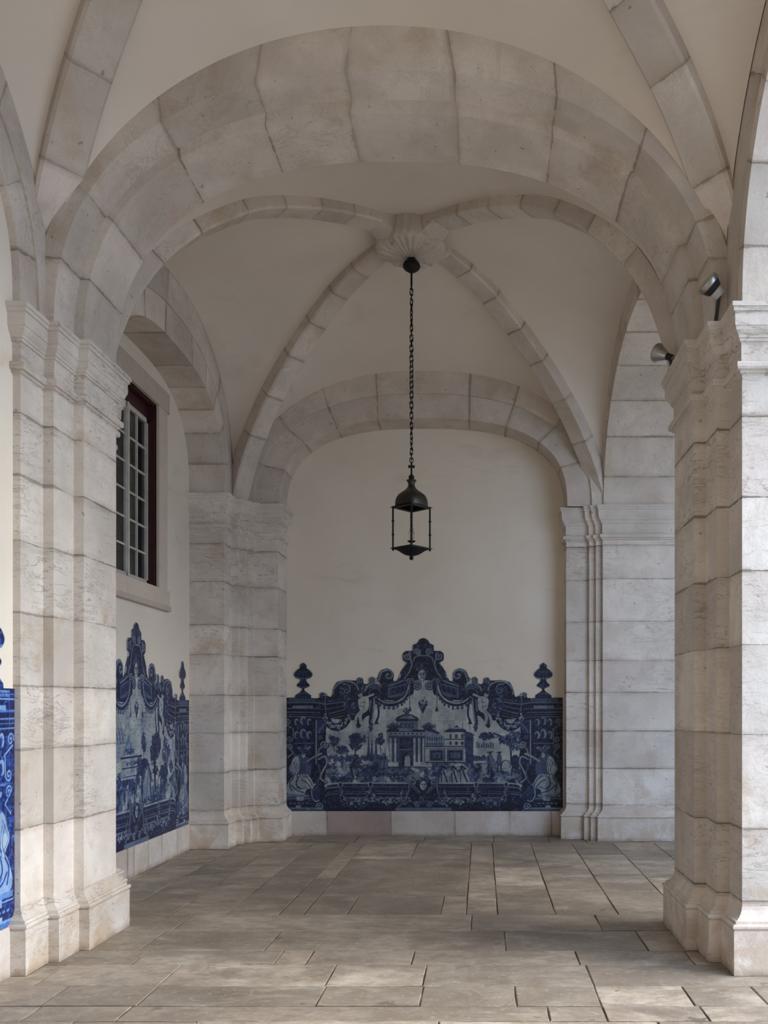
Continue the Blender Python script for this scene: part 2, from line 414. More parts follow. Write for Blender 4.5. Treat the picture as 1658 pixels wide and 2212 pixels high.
def vault(boss, corners, walls, labels, grp, hw_=19.5):
    """corners SW,SE,NW,NE; walls: dict S,N,W,E -> function s(-1..1) -> world point"""
    SW, SE, NW, NE = corners
    mb = MB(); Ns, Nv = 56, 14
    for key, (c0, c1) in {'S': (SW, SE), 'N': (NW, NE), 'W': (SW, NW), 'E': (SE, NE)}.items():
        grid = []
        for i in range(Ns + 1):
            s = -1 + 2 * i / Ns
            s = math.copysign(abs(s) ** .8, s)
            a = Vector(walls[key](s))
            c = c0 if s < 0 else c1
            b = rib_pt(c, boss, 1 - abs(s), 15)
            row = []
            for j in range(Nv + 1):
                v = j / Nv; p = a.lerp(b, v)
                p.z += math.sin(math.pi * v) * .05 * (1 - abs(s))
                row.append(mb.vert(p))
            grid.append(row)
        for i in range(Ns):
            for j in range(Nv): mb.f.append((grid[i][j], grid[i + 1][j], grid[i + 1][j + 1], grid[i][j + 1]))
    o = mb.build('ceiling', M['vault'], None, smooth=True, fix=False, auto=40); struct(o)
    for c, lab in zip(corners, labels):
        if lab is None: continue
        m = MB(); nseg = 60; jf = [.0] + [.13 + .125 * k + RNG.uniform(-.015, .015) for k in range(7)] + [1.0]
        cd_ = Vector((boss[0] - c[0], (boss[1] - c[1]) * 1800)).normalized(); side = Vector((-cd_.y, cd_.x, 0))
        hw, dp = hw_ * U, 27 * U
        ts = sorted(set([i / nseg for i in range(nseg + 1)] + jf))
        pts = {t: rib_pt(c, boss, t) for t in ts}; L = {ts[0]: 0.0}
        for a, b in zip(ts, ts[1:]): L[b] = L[a] + (pts[b] - pts[a]).length
        for a, b in zip(jf, jf[1:]):
            bk = RNG.random(); sub = [t for t in ts if a - 1e-9 <= t <= b + 1e-9]
            for t0, t1 in zip(sub, sub[1:]):
                sec = []
                for t in (t0, t1):
                    tan = rib_pt(c, boss, min(1, t + .01)) - rib_pt(c, boss, max(0, t - .01)); tan.normalize()
                    nrm = tan.cross(side).normalized()
                    if nrm.z < 0: nrm = -nrm
                    p = pts[t]; bv = 3 * U
                    sec.append([p - side * hw + nrm * dp, p - side * hw + nrm * bv, p - side * (hw - bv), p + side * (hw - bv), p + side * hw + nrm * bv, p + side * hw + nrm * dp])
                je = []
                for t in (t0, t1):
                    d = 9.0
                    if a > 0: d = min(d, L[t] - L[a])
                    if b < 1: d = min(d, L[b] - L[t])
                    je.append(d)
                for k in range(5):
                    m.quad(sec[0][k], sec[0][k + 1], sec[1][k + 1], sec[1][k], (je[0], je[0], je[1], je[1]), bk)
                m.quad(sec[0][5], sec[0][0], sec[1][0], sec[1][5], (je[0], je[0], je[1], je[1]), bk)
        r = m.build('vault_rib', M['arch'], None, fix=True); tag(r, lab, 'vault rib', grp)

def wall_ns(D, c, a, b, n):
    def f(s):
        z = b * max(0, 1 - abs(s) ** n) ** (1 / n); return ((c + s * a) * U, D * DE, (SP + z) * U)
    return f
def wall_ew(X, cD, a, b, n):
    def f(s):
        z = b * max(0, 1 - abs(s) ** n) ** (1 / n); return (X * U, cD * DE + s * a * U, (SP + z) * U)
    return f
BOSS = (-118, .775)
vault(BOSS, [(-486, .596, 'mid'), (252, .596, 'mid'), (-489, .940), (246, .970)],
      {'S': wall_ns(.578, CA, 380, 330, 2.03), 'N': wall_ns(.9605, CB, 374, 281, 2.25), 'W': wall_ew(-502, .773, 308, 287, 2.15), 'E': wall_ew(252, .774, 346, 292, 2.12)},
      ['diagonal stone vault rib rising from behind the near left pier to the lantern boss', 'diagonal stone vault rib rising from behind the near right pier to the lantern boss',
       'diagonal stone vault rib from the far left pier up to the lantern boss', 'diagonal stone vault rib from the far right pier up to the lantern boss'], 'diagonal ribs of the far vault')
vault((-118, .338), [(-487, .178), (262, .178), (-501, .524, 'mid'), (292, .522, 'mid')],
      {'S': wall_ns(.183, CA, 380, 330, 2.03), 'N': wall_ns(.508, CA, 380, 331, 2.03), 'W': wall_ew(-485, .343, 308, 287, 2.15), 'E': wall_ew(268, .3455, 304, 290, 2.15)},
      [None, None, 'diagonal stone vault rib crossing the top left corner above the near left pier', 'diagonal stone vault rib crossing the top right corner above the near right pier'], 'diagonal ribs of the near vault', 23)

# ------------------------------------------------------------------ carved boss
def boss():
    c = W(BOSS[0], BOSS[1], SP + BZ)
    t = thing('ceiling_boss', 'carved shell-like stone boss where the ribs cross, holding the lantern', 'carved boss', c)
    m = MB(); seg = 144; R0 = 51 * U
    rows = [(0.16, -34), (.3, -33.5), (.48, -32), (.64, -30), (.78, -28), (.9, -25.5), (.98, -23), (1.03, -18), (1.0, -9), (.95, 8), (.95, 26)]
    rings = []
    for q, z in rows:
        ring_ = []
        for k in range(seg):
            a = 2 * math.pi * k / seg
            fl = (1 - abs(math.sin(a * 13)) ** .7) * .11 * (q ** .5) + math.cos(a * 5 + 2) * .03
            lobe = 1 + .10 * abs(math.cos(2 * a)) ** .5 * q - .10 * q * abs(math.sin(2 * a)) ** 8
            zz = z * U + (fl * 60 * U if q > .2 else 0) * .9 - (.10 * q * abs(math.cos(2 * a)) ** 3) * 60 * U
            ring_.append(m.vert((c.x + R0 * q * lobe * (1 + fl * .5) * math.cos(a), c.y + R0 * q * lobe * (1 + fl * .5) * math.sin(a), c.z + zz), 1, .3))
        rings.append(ring_)
    for A, B in zip(rings, rings[1:]):
        for k in range(seg): m.f.append((A[k], A[(k + 1) % seg], B[(k + 1) % seg], B[k]))
    m.f.append(tuple(rings[0][::-1]))
    m.build('shell_carving', M['arch'], t, smooth=True)
    # arms reaching out along the ribs, with curled leaf ends
    m = MB()
    for cc in ((-486, .596), (252, .596), (-489, .940), (246, .970)):
        d = Vector(((cc[0] - BOSS[0]) * U, (cc[1] - BOSS[1]) * DE, 0)).normalized(); s_ = Vector((-d.y, d.x, 0))
        sec = []
        for r, hw, z0 in ((22, 24, -22), (42, 24, -20), (60, 22, -13), (76, 19, -4)):
            p = c + d * r * U
            sec.append([m.vert(p + s_ * hw * U * e + Vector((0, 0, zz * U)), 1, .3) for e, zz in ((-1, 14), (-1, z0 + 3), (-.7, z0 - 1), (.7, z0 - 1), (1, z0 + 3), (1, 14))])
        for A, B in zip(sec, sec[1:]):
            for k in range(5): m.f.append((A[k], A[k + 1], B[k + 1], B[k]))
        m.f.append(tuple(sec[-1])); m.f.append(tuple(sec[0][::-1]))
    m.build('rib_crossing_block', M['arch'], t, smooth=True, auto=35)
    # turned-down leaf tips between the arms
    for ang in (-2.2, -.9, .75, 2.35):
        m = MB(); n_ = 12; d = Vector((math.cos(ang), math.sin(ang), 0)); q_ = Vector((-d.y, d.x, 0)); rows_ = []
        for i in range(n_ + 1):
            u = i / n_; r_ = (32 + 17 * u - 4 * u * u) * U; z_ = (-27 + 4 * u - 5 * u ** 3) * U; hw_ = (3.2 + 7 * math.sin(math.pi * (.2 + .75 * u))) * U
            rows_.append([m.vert(c + d * r_ + q_ * e * hw_ + Vector((0, 0, z_ + h * U)), 1, .3) for e, h in ((-1, 1), (-.5, -3), (0, -1.2), (.5, -3), (1, 1), (.5, 4), (-.5, 4))])
        for A, B in zip(rows_, rows_[1:]):
            for k in range(7): m.f.append((A[k], A[(k + 1) % 7], B[(k + 1) % 7], B[k]))
        m.f.append(tuple(rows_[0])); m.f.append(tuple(rows_[-1][::-1]))
        m.build('leaf_tip', M['arch'], t, smooth=True)
boss()

# ------------------------------------------------------------------ walls, roof, ground
def wall_box(name, lo, hi, mat='plaster'):
    m = MB(); m.box(lo, hi); return struct(m.build(name, M[mat]))
TOP = 1120
m = MB(); m.box(W(-760, 1.0, 0), W(520, 1.06, TOP)); struct(m.build('wall_back', M['plaster']))
# left wall of the far bay with the window opening cut out
X0, X1 = -573, -640
wD0, wD1, wZ0, wZ1 = .718, .8157, 487, 808
m = MB()
for d0, d1, z0, z1 in ((.60, wD0, 0, TOP), (wD1, .93, 0, TOP), (wD0, wD1, 0, wZ0), (wD0, wD1, wZ1, TOP)):
    m.box(W(X1, d0, z0), W(X0, d1, z1))
struct(m.build('wall_left', M['plaster']))
m = MB(); m.box(W(-640, -.36, 0), W(-489, .4835, TOP)); struct(m.build('wall_left', M['plaster']))
# fill above the springing on the left between arch and wall
m = MB(); m.box(W(-640, .55, SP + 310), W(-505, 1.0, TOP)); struct(m.build('wall_left', M['plaster']))
# right arcade wall above the openings
def arcade_wall():
    m = MB(); x0, x1 = 285 * U, 428 * U
    spans = [(-.36, -.214, None), (-.214, .061, 'open'), (.061, .208, None), (.208, .483, 'open'), (.483, .588, None), (.588, .958, 'open'), (.958, 1.03, None)]
    for d0, d1, k in spans:
        if k is None:
            z0 = 0 if d1 < .3 else SP - 2
            d0 += .012; d1 -= .012 if d1 < 1 else 0
            m.box((x0, d0 * DE, z0 * U), (x1, d1 * DE, TOP * U))
        else:
            n = 40; a = ((d1 - d0) / 2 + .013) * DE; c = (d0 + d1) / 2 * DE; b = 270 * U
            for i in range(n):
                s0 = -1 + 2 * i / n; s1 = -1 + 2 * (i + 1) / n
                h0 = SP * U + b * max(0, 1 - abs(s0) ** 2.2) ** (1 / 2.2); h1 = SP * U + b * max(0, 1 - abs(s1) ** 2.2) ** (1 / 2.2)
                y0, y1 = c + s0 * a, c + s1 * a
                for x in (x0, x1): m.quad((x, y0, h0), (x, y1, h1), (x, y1, TOP * U), (x, y0, TOP * U))
                m.quad((x0, y0, h0), (x0, y1, h1), (x1, y1, h1), (x1, y0, h0))
    struct(m.build('wall_right', M['plaster'], fix=False))
arcade_wall()
# assumed wing shell right of the far bay, unseen, added to dim its daylight
m = MB()
m.box(W(430, .64, 960), W(980, 1.06, 1000)); struct(m.build('ceiling', M['plaster']))
m = MB(); m.box(W(428, 1.0, 0), W(980, 1.06, 1040)); struct(m.build('wall_back', M['plaster']))
m = MB(); m.box(W(432, .61, 885), W(980, .64, TOP)); struct(m.build('wall_front', M['plaster']))
m = MB(); m.box(W(940, .64, 0), W(980, .97, 960)); struct(m.build('wall_right', M['plaster']))
m = MB(); m.box(W(-640, -.42, 0), W(430, -.36, TOP)); struct(m.build('wall_front', M['plaster']))
m = MB(); m.box(W(-700, -.42, TOP), W(430, 1.06, TOP + 40)); struct(m.build('ceiling', M['plaster']))

# ------------------------------------------------------------------ floor slabs
def floor():
    mb = MB()
    rr = random.Random(11); G = .0030
    def slab(x0, x1, d0, d1, bk=None, dz=None):
        bk = rr.random() if bk is None else bk
        z = rr.uniform(-.0035, 0) if dz is None else dz
        X0_, X1_, Y0, Y1 = x0 * U + G, x1 * U - G, d0 * DE + G, d1 * DE - G
        if X1_ - X0_ < .02 or Y1 - Y0 < .02: return
        tx, ty = rr.uniform(-.003, .003), rr.uniform(-.003, .003)
        inner = .005
        def zz(x, y): return z + tx * (x - (X0_ + X1_) / 2) / (X1_ - X0_) + ty * (y - (Y0 + Y1) / 2) / (Y1 - Y0)
        nx = max(2, int((X1_ - X0_) / .25)); ny = max(2, int((Y1 - Y0) / .25))
        xs = [X0_, X0_ + inner] + [X0_ + (X1_ - X0_) * i / nx for i in range(1, nx)] + [X1_ - inner, X1_]
        ys = [Y0, Y0 + inner] + [Y0 + (Y1 - Y0) * i / ny for i in range(1, ny)] + [Y1 - inner, Y1]
        g = []
        jit = {}
        for i, x in enumerate(xs):
            row = []
            for j, y in enumerate(ys):
                ed = i in (0, len(xs) - 1) or j in (0, len(ys) - 1)
                je = min(x - X0_, X1_ - x, y - Y0, Y1 - y)
                ox = rr.uniform(-.003, .003) if ed else 0; oy = rr.uniform(-.003, .003) if ed else 0
                row.append(mb.vert((x + ox, y + oy, zz(x, y) - (.0035 if ed else 0)), je + .0025, bk))
            g.append(row)
        for i in range(len(xs) - 1):
            for j in range(len(ys) - 1): mb.f.append((g[i][j], g[i + 1][j], g[i + 1][j + 1], g[i][j + 1]))
        # skirts
        for lst in ([r[0] for r in g], [r[-1] for r in g][::-1], g[0][::-1], g[-1]):
            lo = [mb.vert((mb.v[k][0], mb.v[k][1], -.05), 0, bk) for k in lst]
            for a in range(len(lst) - 1): mb.f.append((lst[a], lo[a], lo[a + 1], lst[a + 1]))
    LW, RW = -720, 470
    # cross rows near the eye: (d0, d1, joint positions)
    D = lambda y: 277.0 / (y - 1527)
    def X(px, d): return (px - 1040) * d
    rows = [(D(2010), D(1975), [X(1018, .6), X(400, .6), 150]),
            (D(2053), D(2010), [X(330, .55), X(590, .55), X(1090, .55), 190]),
            (D(2083), D(2053), [X(300, .51), X(600, .51), X(667, .51), X(891, .51), X(1247, .51), 230]),
            (D(2129), D(2083), [X(110, .48), X(369, .48), X(715, .48), X(917, .48), X(1273, .48), 320]),
            (D(2172), D(2129), [X(120, .445), X(320, .445), X(694, .445), X(910, .445), X(1113, .445), X(1290, .445), X(1485, .445), X(1640, .445)]),
            (D(2205), D(2172), [X(70, .42), X(270, .42), X(1184, .42), X(1305, .42), X(1520, .42)])]
    for d0, d1, js in rows:
        xs = [LW] + sorted(js) + [RW]
        for a, b in zip(xs, xs[1:]): slab(a, b, d0, d1)
    d = D(2205)
    while d > -.35:
        w = rr.uniform(.028, .042); x = LW + rr.uniform(60, 200); xs = [LW]
        while x < RW: xs.append(x); x += rr.uniform(100, 230)
        xs.append(RW)
        for a, b in zip(xs, xs[1:]): slab(a, b, d - w, d)
        d -= w
    # lengthwise strips of the far bay
    F0, F1 = D(1975), .945
    cols = [(-720, -560), (-560, -487), (-487, -414), (-414, -341), (-341, -271)]
    for a, b in cols:
        y = F0
        while y < F1 - .01:
            e = min(F1, y + rr.uniform(.05, .12));
            if F1 - e < .03: e = F1
            slab(a, b, y, e); y = e
    # middle field with the big slab and the dark slab in it
    slab(-271, -238, F0, .75); slab(-271, -238, .75, F1)
    slab(-238, -21, .679, .845, bk=.137, dz=-.001)
    slab(-238, -180, F0, .679); slab(-180, -55, F0, .679, bk=.55); slab(-55, -21, F0, .679)
    slab(-238, -130, .845, F1); slab(-130, -21, .845, F1)
    slab(-21, 21, F0, .71); slab(-21, 21, .71, .83); slab(-21, 21, .83, F1)
    slab(21, 99, F0, .72, bk=.02, dz=-.003); slab(21, 99, .72, .80); slab(21, 99, .80, F1)
    for a, b in ((99, 183), (183, 267), (267, 350), (350, 470)):
        y = F0
        while y < F1 - .01:
            e = min(F1, y + rr.uniform(.06, .13))
            if F1 - e < .03: e = F1
            slab(a, b, y, e); y = e
    xs = [LW, -500, -380, -262, -120, 25, 140, 215, 330, RW]
    for a, b in zip(xs, xs[1:]): slab(a, b, F1, 1.0)
    o = mb.build('floor', M['floor'], fix=False); struct(o)
    m = MB(); m.box(W(LW, -.36, -12), W(RW, 1.05, -1.6)); struct(m.build('floor', M['grout']))
floor()
m = MB(); m.box((470 * U, -14, -.1), (30, 26, -.012)); g_ = m.build('floor', M['court']); struct(g_)

# ------------------------------------------------------------------ skirting boards
def skirting(name, p0, p1, z1, joints, thick, nrm, mats=None):
    """stone skirting between two plan points, split at the joint fractions"""
    p0, p1 = Vector(p0), Vector(p1); js = [0] + sorted(joints) + [1]
    root = None
    groups = {}
    for i, (a, b) in enumerate(zip(js, js[1:])):
        mt = 'board' if not mats or i not in mats else mats[i]
        groups.setdefault(mt, []).append((a, b))
    for mt, lst in groups.items():
        m = MB()
        for a, b in lst:
            bk = RNG.random(); A = p0.lerp(p1, a); B = p0.lerp(p1, b); L = (B - A).length / 2; C_ = (A + B) / 2
            n = Vector(nrm) * thick
            for s0, s1, e0, e1 in ((A, C_, 0, L), (C_, B, L, 0)):
                q = lambda p, z, o: (p.x + o * n.x, p.y + o * n.y, z)
                m.quad(q(s0, -.03, 1), q(s1, -.03, 1), q(s1, z1, 1), q(s0, z1, 1), (e0, e1, e1, e0), bk)
                m.quad(q(s0, z1, 1), q(s1, z1, 1), q(s1, z1, -.5), q(s0, z1, -.5), (e0, e1, e1, e0), bk)
        struct(m.build(name, M[mt], fix=False))
fx = lambda px: ((px - 1040) + 421) / 599.0
skirting('baseboard_back', W(-421, 1.0, 0).xy, W(178, 1.0, 0).xy, 52 * U, [fx(707), fx(845), fx(982), fx(1100), fx(1190)], 4 * U, (0, -1), {1: 'pinkboard'})
fl = lambda px: ((573 / (1040 - px)) - .62) / (.92 - .62)
skirting('baseboard_left', W(-573, .62, 0).xy, W(-573, .92, 0).xy, 49 * U, [.12, .3, .46, fl(270), fl(315), fl(345), fl(378)], 4 * U, (1, 0))
skirting('baseboard_left', W(-489, -.3, 0).xy, W(-489, .4835, 0).xy, 51 * U, [.1, .2, .31, .42, .52, .63, .73, .84, .94], 4 * U, (1, 0))

# ------------------------------------------------------------------ window
def window():
    t = bpy.data.objects.new('window_1', None); sc.collection.objects.link(t); t.location = W(-573, .767, wZ0); struct(t)
    xo = -573 + 5
    m = MB()
    D0, D1, Z0, Z1 = .6935, .8405, 450, 844
    def blk(d0, d1, z0, z1, x_out=xo, bk=None):
        m.box(W(x_out, d0, z0), W(-600, d1, z1), bk=RNG.random() if bk is None else bk)
    blk(D0 + .003, wD0, wZ0, wZ1 + 0); blk(wD1, D1 - .003, wZ0, wZ1 + 0)     # jambs
    blk(D0 - .0015, D1 + .0015, wZ1, Z1, xo + 1)                             # lintel
    blk(D0 - .0015, D1 + .0015, Z0 + 9, wZ0, xo + 1); blk(D0 - .0025, D1 + .0025, Z0, Z0 + 9, xo + 3)   # sill
    fr = m.build('window_frame', M['frame'], t)
    m = MB(); xs0, xs1 = -574.5, -606
    for d0, d1, z0, z1 in ((wD0, wD0 + .0022, wZ0, wZ1), (wD1 - .0022, wD1, wZ0, wZ1), (wD0, wD1, wZ1 - 4, wZ1), (wD0, wD1, wZ0, wZ0 + 3)):
        m.box(W(xs1, d0, z0), W(xs0, d1, z1))
    m.build('reveal_lining', M['redwood'], t)
    m = MB(); m.box(W(-640, wD0, wZ0), W(-622, wD1, wZ1)); m.build('dark_room_backing', M['black'], t)
    # two casements, two by six panes each
    a0, a1 = wD0 + .0022, wD1 - .0022; mid = (a0 + a1) / 2; zb, zt = wZ0 + 4, wZ1 - 26
    m = MB(); m.box(W(-596, a0, zt), W(-586, a1, wZ1 - 4)); m.build('top_lining', M['redwood'], t)
    for c0, c1 in ((a0, mid), (mid, a1)):
        s = MB(); st = 5.5 / 1800; zst = 8
        def bar(d0, d1, z0, z1, x=-586): s.box(W(-593, d0, z0), W(x, d1, z1))
        bar(c0, c0 + st, zb, zt); bar(c1 - st, c1, zb, zt); bar(c0, c1, zb, zb + zst); bar(c0, c1, zt - zst, zt)
        cm = (c0 + c1) / 2
        bar(cm - 1.6 / 1800, cm + 1.6 / 1800, zb, zt, -587.3)
        for k in range(1, 6):
            z = zb + zst + (zt - zb - 2 * zst) * k / 6; bar(c0, c1, z - 1.7, z + 1.7, -587.8)
        sash = s.build('casement', M['whitewood'], t)
        g = MB(); g.box(W(-591.5, c0 + st * .5, zb + 4), W(-590.5, c1 - st * .5, zt - 4)); pn = g.build('window_pane', M['glass'], sash)
    m = MB(); m.box(W(-594, mid - 3.2 / 1800, zb), W(-584, mid + 3.2 / 1800, zt)); m.build('meeting_rail', M['whitewood'], t)
window()

# ------------------------------------------------------------------ lantern
def lantern():
    D = .775; c = W(-118, D, 0)
    cx = -151.7 * D * U; cy = D * DE
    Z = lambda y: (EYE + (1527 - y) * D) * U
    px = D * U
    t = thing('hanging_lantern', 'black iron lantern hanging on a long chain from the carved boss', 'lantern', (cx, cy, Z(1210)))
    C0 = (cx, cy, 0)
    m = MB(); m.lathe([(4 * px, Z(548)), (9 * px, Z(558)), (10 * px, Z(563)), (16 * px, Z(568)), (19 * px, Z(574)), (19 * px, Z(577)), (15 * px, Z(582)), (9 * px, Z(586)), (4 * px, Z(589)), (2.2 * px, Z(591)), (2.2 * px, Z(616))], C0, 28)
    m.build('ceiling_canopy', M['iron'], t, smooth=True, auto=40)
    # chain
    y = 614.0; pitch = 11.0; k = 0; proto = {}
    n = int(round((992 - 614) / pitch)); pitch = (992 - 614) / n
    for k in range(n):
        yc = y + pitch * (k + .5)
        o = proto.get(0)
        if o is None:
            l = MB(); pts = []
            hl, hw = (pitch * .5 + 2.1) * px, 3.4 * px
            for q in range(20):
                a = 2 * math.pi * q / 20; ca, sa = math.cos(a), math.sin(a)
                pts.append((hw * ca, 0, (hl - hw) * (1 if sa > .01 else -1 if sa < -.01 else 0) + hw * sa))
            l.tube(pts, 1.2 * px, 6, closed=True)
            o = l.build('chain_link', M['iron'], None, smooth=True); proto[0] = o
            o.parent = t
        else:
            o = o.copy(); sc.collection.objects.link(o); o.parent = t
        o.matrix_parent_inverse = Matrix.Identity(4)
        o.location = (0, 0, Z(yc) - Z(1210)); o.rotation_euler = (0, 0, (math.radians(20) if k % 2 else math.radians(78)) + k * .13)
    m = MB(); ringp = [(cx + 4 * px * math.cos(a), cy, Z(994) + 5 * px * math.sin(a)) for a in [2 * math.pi * i / 18 for i in range(18)]]
    m.tube(ringp, 1.1 * px, 6, closed=True); m.build('suspension_ring', M['iron'], t, smooth=True)
    m = MB(); m.tube([(cx, cy, Z(998)), (cx, cy, Z(1026))], 2.1 * px, 8)
    for e in (-1, 1):
        a = Vector((cx, cy, Z(1008))); v = [a + Vector((e * x * px, yy * px, zz * px)) for x in (0, 7) for yy in (-1.4, 1.4) for zz in ((-1.6, 1.6) if x == 0 else (-3.4, 3.4))]
        i = [m.vert(p) for p in v]
        for f in ((0, 1, 3, 2), (4, 6, 7, 5), (0, 4, 5, 1), (2, 3, 7, 6), (0, 2, 6, 4), (1, 5, 7, 3)): m.f.append(tuple(i[q] for q in f))
    m.build('cross_stem', M['iron'], t)
    m = MB(); m.lathe([(.5 * px, Z(1037))] + [(6.2 * px * math.sin(a), Z(1031) - 6.2 * px * math.cos(a)) for a in [math.pi * i / 12 for i in range(1, 12)]] + [(.5 * px, Z(1024.8))], C0, 18)
    m.build('top_ball', M['iron'], t, smooth=True)
    m = MB()
    dome = [(33 * px, Z(1095)), (35.5 * px, Z(1094)), (35.3 * px, Z(1087)), (34.3 * px, Z(1080)), (32 * px, Z(1074)), (28.5 * px, Z(1068.5)), (21 * px, Z(1063)), (14 * px, Z(1058.5)), (9.5 * px, Z(1054)), (7 * px, Z(1049)), (7.3 * px, Z(1044)), (9.3 * px, Z(1040.5)), (11 * px, Z(1038.5)), (10.3 * px, Z(1036.5)), (5 * px, Z(1036))]
    rings = []
    for r, z in dome:
        q_ = 1.0
        rings.append([m.vert((cx + r * q_ * math.cos(a) / (abs(math.cos(a)) ** 1.35 + abs(math.sin(a)) ** 1.35) ** (1 / 1.35), cy + r * math.sin(a) / (abs(math.cos(a)) ** 1.35 + abs(math.sin(a)) ** 1.35) ** (1 / 1.35), z)) for a in [2 * math.pi * i / 48 for i in range(48)]])
    for A, B in zip(rings, rings[1:]):
        for i in range(48): m.f.append((A[i], A[(i + 1) % 48], B[(i + 1) % 48], B[i]))
    m.f.append(tuple(rings[-1]))
    m.build('domed_hood', M['bronze'], t, smooth=True, fix=False, auto=50)
    R = 39.7 * px; crn = [(cx + R, cy), (cx, cy + R), (cx - R, cy), (cx, cy - R)]
    for zz, nm in ((1096.5, 'upper_frame'), (1185, 'lower_frame')):
        m = MB(); z = Z(zz)
        for i in range(4):
            a, b = crn[i], crn[(i + 1) % 4]
            A, B = Vector((a[0], a[1], z)), Vector((b[0], b[1], z)); d = (B - A).normalized(); s_ = Vector((-d.y, d.x, 0))
            w1 = (5.5 if nm == 'upper_frame' else 2.2) * px; hh = 1.6 * px
            vs = [m.vert(p + s_ * w_ + Vector((0, 0, h_))) for p in (A, B) for w_, h_ in ((-1.6 * px, -hh), (w1, -hh), (w1, hh), (-1.6 * px, hh))]
            for f in ((0, 1, 2, 3), (4, 7, 6, 5), (0, 4, 5, 1), (1, 5, 6, 2), (2, 6, 7, 3), (3, 7, 4, 0)): m.f.append(tuple(vs[q] for q in f))
            o_ = Vector((a[0] - cx, a[1] - cy, 0)).normalized()
            m.tube([A, A + o_ * 2.5 * px, A + o_ * 6 * px], [1.8 * px, 1.3 * px, .4 * px], 8)
        m.build(nm, M['iron'], t)
    for a in crn:
        m = MB(); seq = [(1.9, 1094), (1.9, 1124), (3.1, 1125.5), (3.1, 1127), (1.9, 1128.5), (1.9, 1153), (3.1, 1154.5), (3.1, 1156), (1.9, 1157.5), (1.9, 1187), (2.8, 1189), (.6, 1190.5)]
        m.lathe([(r * px, Z(yy)) for r, yy in seq], (a[0], a[1], 0), 10); m.build('corner_post', M['iron'], t, smooth=True, auto=40)
    m = MB()
    pan = [(39 * px, Z(1186)), (36 * px, Z(1187.5)), (29 * px, Z(1190)), (23 * px, Z(1194)), (16 * px, Z(1198)), (9 * px, Z(1200)), (2 * px, Z(1200.5))]
    rings = []
    for r, z in pan:
        p_ = 1.0 + .9 * (1 - r / (39 * px))
        rings.append([m.vert((cx + r * math.cos(a) / (abs(math.cos(a)) ** p_ + abs(math.sin(a)) ** p_) ** (1 / p_), cy + r * math.sin(a) / (abs(math.cos(a)) ** p_ + abs(math.sin(a)) ** p_) ** (1 / p_), z)) for a in [2 * math.pi * i / 48 for i in range(48)]])
    for A, B in zip(rings, rings[1:]):
        for i in range(48): m.f.append((A[i], A[(i + 1) % 48], B[(i + 1) % 48], B[i]))
    m.f.append(tuple(rings[0])); m.f.append(tuple(rings[-1]))
    m.build('base_pan', M['iron'], t, smooth=True, auto=50)
    m = MB(); m.lathe([(14 * px, Z(1186)), (12 * px, Z(1181)), (6 * px, Z(1177)), (2.4 * px, Z(1176)), (2.4 * px, Z(1173)), (9 * px, Z(1169.5)), (9.2 * px, Z(1168.8)), (5 * px, Z(1171)), (2.5 * px, Z(1171)), (2.6 * px, Z(1108)), (1 * px, Z(1107))], C0, 20)
    m.build('candle_tube', M['candle'], t, smooth=True, auto=40)
    m = MB()
    m.tube([(cx, cy, Z(1201)), (cx, cy, Z(1200))], 2 * px, 8)
    m.lathe([(.5 * px, Z(1210))] + [(4.8 * px * math.sin(a), Z(1205.4) - 4.8 * px * math.cos(a)) for a in [math.pi * i / 12 for i in range(1, 12)]] + [(.5 * px, Z(1200.6))], C0, 18)
    m.build('bottom_ball', M['iron'], t, smooth=True)
    for e, h in ((-1, 1142), (1, 1141), (1, 1149)):
        m = MB(); m.tube([(cx + e * 2 * px, cy - 2 * px, Z(h + 2)), (cx + e * 4 * px, cy - 3 * px, Z(h)), (cx + e * 5.5 * px, cy - 3 * px, Z(h + 12)), (cx + e * 4.5 * px, cy - 3 * px, Z(1168))], .45 * px, 5)
        m.build('loose_wire', M['wire'], t)
    t.rotation_euler = (0, 0, math.radians(4.8))
lantern()

